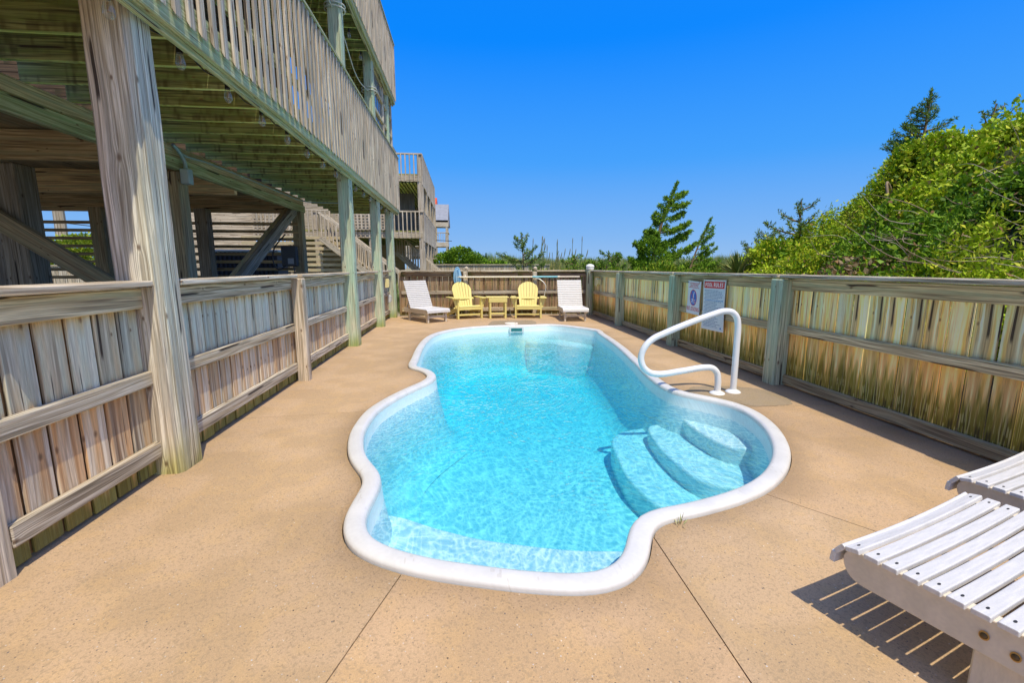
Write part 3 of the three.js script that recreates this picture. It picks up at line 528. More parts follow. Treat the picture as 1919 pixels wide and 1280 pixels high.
// local frame: foot end at z=0, head towards -z... the bed runs along +z behind the foot; x across, width w
function lounger(label, pos, turn, o, group) {
  const { w, h, pitch, sw, seat, back, ang, bow } = o;
  const t = thing('chaise_lounge', label, 'lounger', pos, turn, group);
  const slatG = Array.from({ length: 4 }, () => { // slat: rounded upper edges, a little dished along its length
    const s = new THREE.Shape(); const a = sw / 2, k = .006, th = .02; s.moveTo(-a, 0); s.lineTo(a, 0); s.lineTo(a, th - k); s.quadraticCurveTo(a, th, a - k, th); s.lineTo(-a + k, th); s.quadraticCurveTo(-a, th, -a, th - k);
    const g = new THREE.ExtrudeGeometry(s, { depth: w - .006, steps: 14, bevelEnabled: true, bevelThickness: .003, bevelSize: .003, bevelOffset: -.003, bevelSegments: 2, curveSegments: 4 }); g.translate(0, 0, -(w - .006) / 2); g.rotateY(Math.PI / 2);
    const P = g.attributes.position, U = g.attributes.uv, q = rnd(); for (let i = 0; i < P.count; i++) { const x = P.getX(i) / (w / 2); P.setY(i, P.getY(i) - bow * (1 - x * x)); U.setXY(i, P.getZ(i) * 3 + q, P.getX(i) * 1.2 + q); } g.computeVertexNormals(); return g;
  });
  const nail = new THREE.CylinderGeometry(.0055, .0055, .002, 8);
  const slat = (y, z, rx, parent = t) => { const s = part('slat', pick(slatG), whiteWood, parent, [0, y, z], [rx, rr(-.003, .003), 0]); if (o.nails) for (const x of [-1, 1]) part('nail', nail, dark, s, [x * (w / 2 - .05), .0208 - bow * .2, 0]).scale.set(1.7, 1, .8); return s; };
  // side rails with rounded foot ends
  const rs = new THREE.Shape(); const H = o.rail; rs.moveTo(0.012, -H * .55); rs.quadraticCurveTo(.0, -H * .2, .03, -.012); rs.quadraticCurveTo(.055, 0, .09, 0); rs.lineTo(seat + .45, 0); rs.lineTo(seat + .45, -H); rs.lineTo(.09, -H); rs.quadraticCurveTo(.03, -H, .012, -H * .55);
  const rg = new THREE.ExtrudeGeometry(rs, { depth: .04, bevelEnabled: true, bevelThickness: .004, bevelSize: .004, bevelSegments: 2 }); rg.rotateY(-Math.PI / 2);
  for (const s of [-1, 1]) { const m = part('side_rail', rg, frameWood, t, [s * (w / 2 - .045) + .02, h - .02, 0]); m.userData.x = 0; delete m.userData.x; }
  // two slats wrapped over the foot, then the bed
  slat(h - .075, -.014, -1.45); slat(h - .034, .006, -.95);
  const n = Math.round(seat / pitch); for (let i = 0; i < n; i++) slat(h - .018 + (i === 0 ? -.002 : 0), .045 + i * pitch, i === 0 ? -.22 : 0);
  // hinged back
  const bk = new THREE.Group(); bk.name = 'backrest'; bk.position.set(0, h - .02, .045 + n * pitch - .01); bk.rotation.x = -ang; t.add(bk);
  for (const s of [-1, 1]) part('back_rail', board(.035, .05, back, .005), frameWood, bk, [s * (w / 2 - .10), -.028, back / 2]);
  const nb = Math.round(back / pitch); for (let i = 0; i < nb; i++) part('slat', pick(slatG), whiteWood, bk, [0, 0, pitch * .4 + i * pitch]);
  for (const s of [-1, 1]) part('back_prop', board(.03, .42, .03, .004), frameWood, t, [s * (w / 2 - .12), h + .02, seat + .42], [-.5, 0, 0]);
  // legs and stretchers
  const lz = o.legs; for (const z of lz) { for (const s of [-1, 1]) part('leg', board(.045, h - .03, o.legw, .006), frameWood, t, [s * (w / 2 - .075), (h - .03) / 2, z]); part('stretcher', board(w - .16, .055, .03, .005), frameWood, t, [0, h * .42, z]); }
  for (const s of [-1, 1]) part('long_stretcher', board(.028, .05, lz[1] - lz[0], .005), frameWood, t, [s * (w / 2 - .075) - s * .04, h * .33, (lz[0] + lz[1]) / 2]);
  if (o.nails) for (const [dz, y] of [[-.035, -.05], [.04, -.065]]) for (const s of [-1, 1]) {
    const bolt = part('bolt', new THREE.LatheGeometry([[0, .010], [.004, .009], [.007, .006], [.010, .005], [.010, 0]].map(p => new THREE.Vector2(...p)), 12), rust, t, [s * (w / 2 - .018), h - .03 + y, lz[0] + dz], [0, 0, -s * Math.PI / 2]);
    part('rust_ring', new THREE.CylinderGeometry(.0135, .0135, .0012, 14), rustStain, bolt, [0, .0006, 0]).scale.set(1.2, 1, 1);
  }
  return t;
}
{
  const far = { w: .70, h: .36, pitch: .055, sw: .0445, seat: .80, back: .82, ang: 1.12, bow: .004, rail: .11, legs: [.10, 1.05], legw: .09 };
  const g2 = 'white slatted loungers round the pool';
  lounger('white slatted lounger with raised back at far left, turned towards the pool', [-.68, 0, -12.14], Math.PI + .62, far, g2);
  lounger('white slatted lounger with raised back at far right, facing straight down the pool', [2.98, 0, -11.98], Math.PI - .06, far, g2);
  const nearO = { w: 1.03, h: .345, pitch: .063, sw: .05, seat: 1.15, back: .9, ang: .25, bow: .012, rail: .125, legs: [.47, 1.5], legw: .13, nails: true };
  const a = Math.atan2(.31, .95);
  lounger('white slatted lounger in the near right corner, in front of its twin', [1.515 + .925 * .515, 0, -1.522 - .38 * .515], .335, nearO, g2);
  lounger('white slatted lounger at the right edge, behind the nearest one beside the fence', [2.625 + .925 * .515, 0, -2.02 - .38 * .515], .335, nearO, g2);
}
// ---------------------------------------------------------------- yellow adirondack chairs and table
{
  const [ym, yb] = paint(128, 256, (u, v, o) => { const n = nz(u * 30, v * 6, 30, 6), f = nz2(u * 60, v * 60, 60, 60); o[0] = 250 - 8 * n; o[1] = 236 - 10 * n - 6 * f; o[2] = 146 - 10 * n; o[3] = n; });
  const Y = new THREE.MeshStandardMaterial({ map: ym, bumpMap: yb, bumpScale: .0006, roughness: .45, color: new THREE.Color().setRGB(.82, .84, .84) });
  function chair(label, pos, turn) { // faces +z, origin under the middle of the front legs
    const t = thing('adirondack_chair', label, 'armchair', pos, turn, 'yellow adirondack chairs');
    for (const s of [-1, 1]) {
      part('front_leg', board(.05, .57, .11, .006), Y, t, [s * .36, .285, .0]);
      const ag = new THREE.Shape([[-.62, -.055], [-.58, -.07], [-.1, -.09], [.08, -.10], [.12, -.06], [.12, .07], [.06, .10], [-.1, .08], [-.6, .03]].map(p => new THREE.Vector2(...p)));
      const g = new THREE.ExtrudeGeometry(ag, { depth: .024, bevelEnabled: true, bevelThickness: .004, bevelSize: .006, bevelSegments: 2 }); g.rotateX(Math.PI / 2); g.rotateY(-Math.PI / 2);
      if (s < 0) { g.scale(-1, 1, 1); const ix = g.index; const n = g.attributes.position.count; const P = g.attributes.position.array, N = g.attributes.normal.array; for (let i = 0; i < n; i += 3) for (let k = 0; k < 3; k++) { let q = P[i * 3 + k]; P[i * 3 + k] = P[i * 3 + 6 + k]; P[i * 3 + 6 + k] = q; q = N[i * 3 + k]; N[i * 3 + k] = N[i * 3 + 6 + k]; N[i * 3 + 6 + k] = q; } }
      part('arm', g, Y, t, [s * .42, .60, -.02]);
      const br = new THREE.Shape([[0, 0], [.11, 0], [.03, -.26], [0, -.26]].map(p => new THREE.Vector2(...p)));
      const bg = new THREE.ExtrudeGeometry(br, { depth: .03, bevelEnabled: true, bevelThickness: .003, bevelSize: .003, bevelSegments: 1 }); if (s < 0) bg.rotateY(Math.PI);
      part('arm_bracket', bg, Y, t, [s * .385, .57, s < 0 ? .015 : -.015]);
      const sg = new THREE.Shape([[.04, .36], [.06, .30], [.02, .24], [-.6, .10], [-.98, .0], [-1.06, .0], [-1.02, .07], [-.55, .22], [0, .36]].map(p => new THREE.Vector2(...p)));
      const sgg = new THREE.ExtrudeGeometry(sg, { depth: .03, bevelEnabled: true, bevelThickness: .003, bevelSize: .003, bevelSegments: 1 }); sgg.rotateY(-Math.PI / 2);
      part('side_rail', sgg, Y, t, [s * .31 + .015, 0, 0]);
    }
    for (let i = 0; i < 6; i++) { const z = .035 - i * .088; part('seat_slat', board(.66, .022, .08, .005), Y, t, [0, .365 - i * .027 - (i === 0 ? .008 : 0), z], [i === 0 ? .35 : -.29, 0, 0]); }
    part('front_apron', board(.68, .085, .025, .005), Y, t, [0, .295, .055]);
    part('stretcher', board(.66, .05, .03, .005), Y, t, [0, .115, 0]);
    part('back_brace', board(.66, .06, .03, .005), Y, t, [0, .55, -.50], [-.42, 0, 0]); part('lower_brace', board(.6, .06, .03, .005), Y, t, [0, .26, -.47], [-.42, 0, 0]);
    const bk = new THREE.Group(); bk.name = 'backrest'; bk.position.set(0, .25, -.40); bk.rotation.x = -.42; t.add(bk);
    for (let i = 0; i < 7; i++) { // fanned slats, rounded top as a whole
      const k = i - 3, wb = .066, wt = .088, L = .84 - .016 * k * k - (Math.abs(k) === 3 ? .03 : 0), d1 = .016 * (k - .5) ** 2, d2 = .016 * (k + .5) ** 2, top = .84;
      const s = new THREE.Shape(); s.moveTo(-wb / 2 + .004, 0); s.lineTo(wb / 2 - .004, 0); s.lineTo(wt / 2 - .004, top - d2 - (k === 3 ? .05 : 0)); s.quadraticCurveTo(0, top - k * k * .016 + .006, -wt / 2 + .004, top - d1 - (k === -3 ? .05 : 0)); s.closePath();
      const g = new THREE.ExtrudeGeometry(s, { depth: .016, bevelEnabled: true, bevelThickness: .003, bevelSize: .003, bevelSegments: 2, curveSegments: 6 });
      part('back_slat', g, Y, bk, [k * .070, 0, -.01 + .004 * k * k], [0, -k * .03, -k * .027]);
    }
    return t;
  }
  chair('yellow adirondack chair left of the small yellow table, turned to the right', [.15, 0, -13.02], .38);
  chair('yellow adirondack chair right of the small yellow table, turned slightly left', [1.83, 0, -12.98], -.12);
  const tb = thing('side_table', 'small square yellow side table between the two yellow chairs', 'side table', [.955, 0, -13.2], .02);
  for (let i = 0; i < 6; i++) part('top_slat', board(.64, .022, .078, .004), Y, tb, [0, .60, -.22 + i * .084]);
  for (const s of [-1, 1]) { for (const z of [-.19, .19]) part('leg', board(.05, .59, .07, .005), Y, tb, [s * .22, .295, z]); part('side_apron', board(.025, .11, .38, .004), Y, tb, [s * .235, .535, 0]); }
  for (const z of [-.21, .225]) part('apron', board(.52, .125, .025, .004), Y, tb, [0, .525, z]);
  for (const z of [-.1, 0, .1]) part('shelf_slat', board(.42, .02, .085, .004), Y, tb, [0, .14, z]); part('stretcher', board(.42, .05, .025, .004), Y, tb, [0, .135, .19]);
}
// ---------------------------------------------------------------- beach house on tall timber piles (left)
const PX = -2.16, ZE = -14.45, ZN = 1.2; // pile line, far end and near end of the decks
{
  const hs = thing('beach_house', 'weathered grey timber beach house on tall piles, two decks, left of the pool', 'house');
  // tall piles beside the fence; the nearest is thick, waney and cracked
  const pileGeo = (w, hgt, seed) => {
    const s0 = seedN; seedN = seed; const rows = 46, ring = [[-1, -1], [-.3, -1.02], [.55, -1], [1, -.6], [1.02, .0], [1, .72], [.8, 1], [.0, 1.02], [-.86, 1], [-1, .8], [-1.02, 0]]; const rings = [], n = ring.length, off = ring.map(() => rr(0, 100));
    const pos = [], uv = [], idx = [], col = [];
    for (let k = 0; k <= rows; k++) { const y = k / rows * hgt; for (let i = 0; i <= n; i++) { const j = i % n; const nn = (nz(off[j], y * 1.6 + 30, 200, 200) - .5) * .07 + (nz2(off[j], y * 5 + 30, 200, 200) - .5) * .03; const r = w / 2 * (1 + nn) * (1 - .012 * y) * (1 + .07 * smooth(1.3, 0, y)); pos.push(ring[j][0] * r, y, ring[j][1] * r); uv.push(i / n * 4 * w / .42, y / 1.5); const gr = clamp(.35 + .45 * ring[j][0] + 1.1 * (nz(off[j] * .1 + i * .7, y * 1.1 + 60, 200, 200) - .5)), ms = smooth(.35, .02, y + .25 * (nz2(i * .9 + 7, y * 6 + 9, 200, 200) - .5)); const c = [lerp(1.02, .88, gr), lerp(.93, .97, gr), lerp(.93, .93, gr)]; col.push(lerp(c[0], .62, ms), lerp(c[1], .64, ms), lerp(c[2], .26, ms)); } }
    for (let k = 0; k < rows; k++) for (let i = 0; i < n; i++) { const a = k * (n + 1) + i, b = a + 1, c = a + n + 1, d = c + 1; idx.push(a, c, b, b, c, d); }
    const g = new THREE.BufferGeometry(); g.setAttribute('position', new THREE.Float32BufferAttribute(pos, 3)); g.setAttribute('uv', new THREE.Float32BufferAttribute(uv, 2)); g.setAttribute('color', new THREE.Float32BufferAttribute(col, 3)); g.setIndex(idx); const q = g.toNonIndexed(); q.computeVertexNormals(); seedN = s0; return q;
  };
  const pileM = std(T.pile[0], T.pile[1], { bumpScale: .006, vertexColors: true });
  const bigM = std(T.baluster[0], T.baluster[1], { bumpScale: .008, vertexColors: true, color: new THREE.Color().setRGB(1.0, .99, 1.02) });
  part('pile', pileGeo(.285, 6.3, 5), bigM, hs, [PX, -.05, -3.425], null, 'thick split grey-brown pile nearest the camera');
  [[-8.72, .235, 6], [-11.5, .225, 7], [-13.62, .22, 8]].forEach(([z, w, sd]) => part('pile', pileGeo(w, 6.3, sd), pileM, hs, [PX + .08, -.05, z]));
  part('pile', pileGeo(.24, 6.3, 9), pileM, hs, [PX, -.05, .9]);
  // two decks
  const balG = Array.from({ length: 10 }, () => { // picket with a slanted foot
    const g = board(.026, 1.50, .070, .004), P = g.attributes.position; for (let i = 0; i < P.count; i++) if (P.getY(i) < -.7) P.setY(i, P.getY(i) + (P.getX(i) > 0 ? .0 : .035)); return g;
  });
  const joistG = [0, 1, 2].map(() => board(1.86, .26, .045, .003, { under: 1 })), ext = ZN - ZE, zc = (ZN + ZE) / 2;
  const deck = (y, first) => { // y: underside of the rim
    part('rim_beam', board(.045, .27, ext, .006), M.moss[0], hs, [-1.925, y + .135, zc]);
    part('rim_beam', board(.045, .30, ext, .006), M.moss[0], hs, [-1.973, y + .11, zc]);
    for (let z = -3.31 + .49 * 9; z > ZE + .1; z -= .49) part('joist', joistG[Math.floor(rnd() * 3)], pick(M.joist), hs, [-2.93, y + .165, z], [0, 0, 0]);
    for (let i = 0; i < 13; i++) part('deck_board', board(.138, .036, ext, .004, { under: 1 }), M.joist[i % 3], hs, [-3.80 + i * .147, y + .315, zc]);
    part('end_beam', board(1.9, .28, .05, .005, { under: 1 }), M.joist[0], hs, [-2.95, y + .14, ZE]);
    for (let z = ZN - .1, i = 0; z > ZE; z -= .1615, i++) part('baluster', balG[i % 10], pick(M.baluster), hs, [-1.883, y + .83, z + rr(-.008, .008)], [rr(-.006, .006), 0, 0]);
    part('rail_cap', board(.15, .04, ext + .05, .006), M.moss[0], hs, [-1.93, y + 1.60, zc]);
    part('rail', board(.04, .10, ext, .005), M.moss[0], hs, [-1.923, y + 1.50, zc]); part('rail', board(.04, .10, ext, .005), M.moss[0], hs, [-1.923, y + .55, zc]);
    for (let x = -2.05, i = 0; x > -3.7; x -= .1615, i++) part('baluster', balG[i % 10], pick(M.baluster), hs, [x, y + .83, ZE - .05], [0, Math.PI / 2, 0]);
    part('rail_cap', board(1.8, .04, .15, .006), M.moss[0], hs, [-2.9, y + 1.60, ZE - .01]);
  };
  deck(3.03); deck(6.10);
  // glazed wind screen between the last two tall posts of the first deck
  const glass = new THREE.MeshPhysicalMaterial({ color: '#5f88ad', roughness: .08, metalness: .0, transmission: .35, thickness: 0 });
  const ys = [4.66, 5.18, 5.68, 6.10], zs = [-11.62, -13.02, -14.42];
  for (const y of ys) part('screen_rail', board(.09, .075, 2.84, .004), M.beam[0], hs, [-2.06, y, -13.02]);
  for (const z of zs.slice(1)) part('screen_post', board(.09, 1.6, .10, .004), M.baluster[0], hs, [-2.06, 5.4, z]);
  for (let r = 0; r < 3; r++) for (let c = 0; c < 2; c++) {
    const y = (ys[r] + ys[r + 1]) / 2, z = (zs[c] + zs[c + 1]) / 2; const p = part('screen_panel', board(.012, ys[r + 1] - ys[r] - .07, 1.28, .002), glass, hs, [-2.07, y, z]);
    for (let i = -2; i <= 2; i++) part('muntin', board(.03, ys[r + 1] - ys[r] - .08, .025, .002), M.dark[1], p, [0, 0, i * .24]);
    if (r === 0) for (const dy of [-.09, .06]) part('muntin', board(.03, .03, 1.26, .002), M.dark[1], p, [.004, dy, 0]);
  }
  // house walls behind the decks, with a brown door by the far end
  const wallM = std(T.back[0], T.back[1], { color: new THREE.Color().setRGB(.20, .18, .15) });
  for (let i = 0; i < 40; i++) part('siding_board', board(.025, .16, 12.8, .004), wallM, hs, [-3.92 + (i % 2) * .001, 3.42 + i * .152, -5.3], [0, 0, .05]);
  for (let i = 0; i < 40; i++) part('siding_board', board(6, .16, .025, .004), wallM, hs, [-6.94, 3.42 + i * .152, -11.72], [-.05, 0, 0]);
  const door = part('door', board(.06, 2.15, 1.0, .006), std(T.beam[0], T.beam[1], { color: new THREE.Color().setRGB(.42, .24, .12) }), hs, [-3.86, 4.45, -11.0]); part('handle', new THREE.SphereGeometry(.035, 12, 8), rust, door, [.06, -.05, .4]);
  for (const [z, y] of [[-2, 4.7], [-6.5, 4.7], [-2, 7.7], [-6.5, 7.7]]) { const w = part('window', board(.06, 1.3, 1.8, .01), M.baluster[0], hs, [-3.87, y, z]); part('pane', board(.02, 1.15, 1.65, .004), glass, w, [.03, 0, 0]); }
  // floor structure over the parking bay: edge beam, girders, soffit, piles, braces and slatted screens
  part('edge_beam', board(.09, .155, 15.2, .008), M.moss[0], hs, [-3.80, 2.815, -4.15]); part('edge_beam', board(.09, .155, 15.2, .008), M.beam[0], hs, [-3.83, 2.972, -4.15], null);
  for (let i = 0; i < 26; i++) part('soffit_board', board(.303, .02, 12.9, .002), M.dark[i % 2], hs, [-4.05 - i * .305, 3.07, -5.3]);
  const girdM = std(T.beam[0], T.beam[1], { color: new THREE.Color().setRGB(1.3, 1.22, 1.1) });
  const girder = (z, mats, h1 = .17) => { part('girder', board(8, .17, .09, .006), mats[0], hs, [-7.85, 2.96, z]); part('girder', board(8, h1, .09, .006), mats[1], hs, [-7.85, 2.96 - .085 - h1 / 2 - .002, z]); };
  girder(-2.4, M.dark); girder(-6.25, [M.dark[0], M.dark[0]]); girder(-8.55, [girdM, girdM], .2); girder(-11.3, [M.dark[0], M.dark[0]], .2);
  const pm = [std(T.beam[0], T.beam[1], { color: new THREE.Color().setRGB(.62, .62, .60) }), std(T.baluster[0], T.baluster[1], { color: new THREE.Color().setRGB(.5, .5, .5) })];
  for (const [x, z, w] of [[-3.90, -6.95, .21], [-3.83, -11.45, .22], [-5.64, -6.65, .30], [-5.74, -11.1, .25], [-7.85, -11.1, .27], [-7.6, -6.6, .3], [-3.88, -2.3, .24], [-9.85, -11.1, .28], [-9.8, -6.6, .28]]) part('pile', board(w, 2.8, w, .015), pick(pm), hs, [x, 1.33, z]);
  bar('brace', V(-3.7, .64, -6.42), V(-6.9, 2.87, -6.42), .22, .09, M.dark[1], hs); bar('brace', V(-3.86, 2.75, -11.3), V(-3.86, .45, -6.95), .21, .09, pm[1], hs); bar('brace', V(-3.96, 2.75, -11.3), V(-3.96, .45, -6.95), .21, .09, M.dark[0], hs);
  for (let y = .2; y < 2.5; y += .172) { part('screen_slat', board(7.6, .068, .025, .004), M.dark[Math.floor(rnd() * 2)], hs, [-7.6, y, -11.32]); part('screen_slat', board(.025, .068, 8, .004), M.dark[1], hs, [-11.3, y, -6.5]); }
}
{ // string lights along the rim of the first deck
  const t = thing('string_lights', 'string of clear bulbs on a thin black cable under the first deck edge', 'string lights');
  const cab = new THREE.MeshStandardMaterial({ color: '#23251f', roughness: .7 }), bg = new THREE.MeshPhysicalMaterial({ color: '#f4f4ee', roughness: .04, transmission: .92, thickness: 0 }), am = new THREE.MeshStandardMaterial({ color: '#a07a3a', roughness: .5 });
  const lathe = new THREE.LatheGeometry([[.001, -.115], [.02, -.108], [.031, -.085], [.033, -.065], [.026, -.03], [.017, 0]].map(p => new THREE.Vector2(...p)), 16);
  const zs = []; for (let z = -1.1; z > -14.3; z -= .686) zs.push(z);
  const pts = []; zs.forEach((z, i) => { pts.push(V(-2.03, 3.06, z)); if (i < zs.length - 1) pts.push(V(-2.03, 3.00, z - .343)); });
  part('cable', tube(pts, .006, 260, 5), cab, t);
  for (const z of zs) { const s = part('socket', new THREE.CylinderGeometry(.018, .021, .06, 12), cab, t, [-2.03, 3.02, z]); part('bulb', lathe, bg, s, [0, -.03, 0]); part('filament', new THREE.CylinderGeometry(.006, .009, .05, 6), am, s, [0, -.075, 0]); }
  const u = thing('string_lights', 'pale cable with a few clear bulbs slung beneath the upper deck between the posts', 'string lights');
  const pale = new THREE.MeshStandardMaterial({ color: '#cfcfc4', roughness: .6 });
  part('cable', tube([V(-2.10, 5.9, -3.4), V(-2.1, 5.55, -6), V(-2.1, 5.72, -8.75), V(-2.1, 5.3, -10.2), V(-2.1, 5.42, -11.5)], .012, 60, 5), pale, u);
  for (const [z, y] of [[-8.72, 5.72], [-11.5, 5.42]]) for (const d of [0, .06]) part('wrap', new THREE.TorusGeometry(.165, .011, 6, 20), pale, u, [PX + .08, y + d, z], [Math.PI / 2, 0, 0]);
  for (const [z, y] of [[-7.6, 5.95], [-9.2, 5.96], [-9.9, 5.96], [-10.9, 5.98]]) { const s = part('socket', new THREE.CylinderGeometry(.018, .021, .06, 12), cab, u, [-2.12, y, z]); part('bulb', lathe, bg, s, [0, -.03, 0]); }
}
{ // electrics and odds and ends under the house
  const zn = new THREE.MeshStandardMaterial({ color: '#a9bcc2', roughness: .45, metalness: .2 });
  const j = thing('junction_box', 'pale grey junction box and conduit on the edge beam above the near parking pile', 'junction box', [-3.70, 2.66, -6.86]);
  part('box', board(.11, .2, .12, .01), zn, j); part('conduit', tube([V(0, .09, 0), V(0, .2, .02), V(-.01, .3, .10), V(-.02, .36, .2)], .024, 20, 10), zn, j); part('conduit', tube([V(-.02, .33, .12), V(0, .27, -.05), V(0, .3, -.6), V(0, .31, -2), V(0, .30, -3.6), V(.1, .3, -4.6), V(.9, .33, -5.0)], .014, 60, 6), zn, j);
  const b = thing('crab_pot_buoy', 'small lime green float hanging on a cord beside a parking pile', 'float', [-4.62, 1.58, -8]);
  const lime = new THREE.MeshStandardMaterial({ color: '#8fd428', roughness: .5 }); part('float', new THREE.LatheGeometry([[.001, -.15], [.06, -.145], [.075, -.12], [.072, .06], [.05, .12], [.02, .14], [.001, .14]].map(p => new THREE.Vector2(...p)), 18), lime, b, [0, .02, 0]);
  part('cord', tube([V(0, .16, 0), V(.01, .7, 0), V(0, 1.3, 0)], .006, 12, 5), M.dark[1], b); part('cord', tube([V(0, -.12, 0), V(.01, -.2, 0), V(0, -.26, .02)], .006, 8, 5), M.dark[1], b);
  const e = thing('electric_meter_box', 'dark grey electrical box with cables on the parking end post', 'electrical box', [-4.0, 1.70, -11.22]);
  const eg = new THREE.MeshStandardMaterial({ color: '#3b4652', roughness: .5 }); part('box', board(.34, .46, .14, .02), eg, e); part('label_plate', board(.13, .13, .006, .001), new THREE.MeshStandardMaterial({ color: '#9aa7b4', roughness: .5 }), e, [.04, -.11, .073]); part('cable', tube([V(-.1, -.22, .02), V(-.25, -.3, .04), V(-.36, -.1, .05), V(-.3, .2, .05), V(-.05, .5, .03)], .016, 30, 6), eg, e); part('cable', tube([V(.08, -.22, .02), V(.1, -.5, .03), V(.06, -.9, .03)], .014, 14, 6), eg, e);
  const c = thing('storage_container', 'dark blue ribbed storage shed seen through the slatted screen', 'shed', [-6.2, 0, -14.4]);
  const cm = new THREE.MeshStandardMaterial({ color: '#28303f', roughness: .6 }); for (let i = 0; i < 14; i++) part('rib', board(.06, 1.85, .05, .01), cm, c, [-.78 + i * .12, .95, .42]); part('body', board(1.7, 1.85, .8, .02), cm, c, [0, .94, 0]); part('roof', board(1.8, .07, .9, .02), zn, c, [0, 1.91, 0]);
  const y = thing('paddle_board', 'yellow board standing on end behind the slatted screen, left of the ribbed shed', 'board', [-7.25, 0, -14.1]); part('deck', board(.22, 1.9, .07, .03), new THREE.MeshStandardMaterial({ color: '#c98a1e', roughness: .5 }), y, [0, .95, 0], [-.05, 0, 0]); part('stripe', board(.05, 1.8, .02, .004), M.dark[1], y, [0, .95, .035], [-.05, 0, 0]);
}
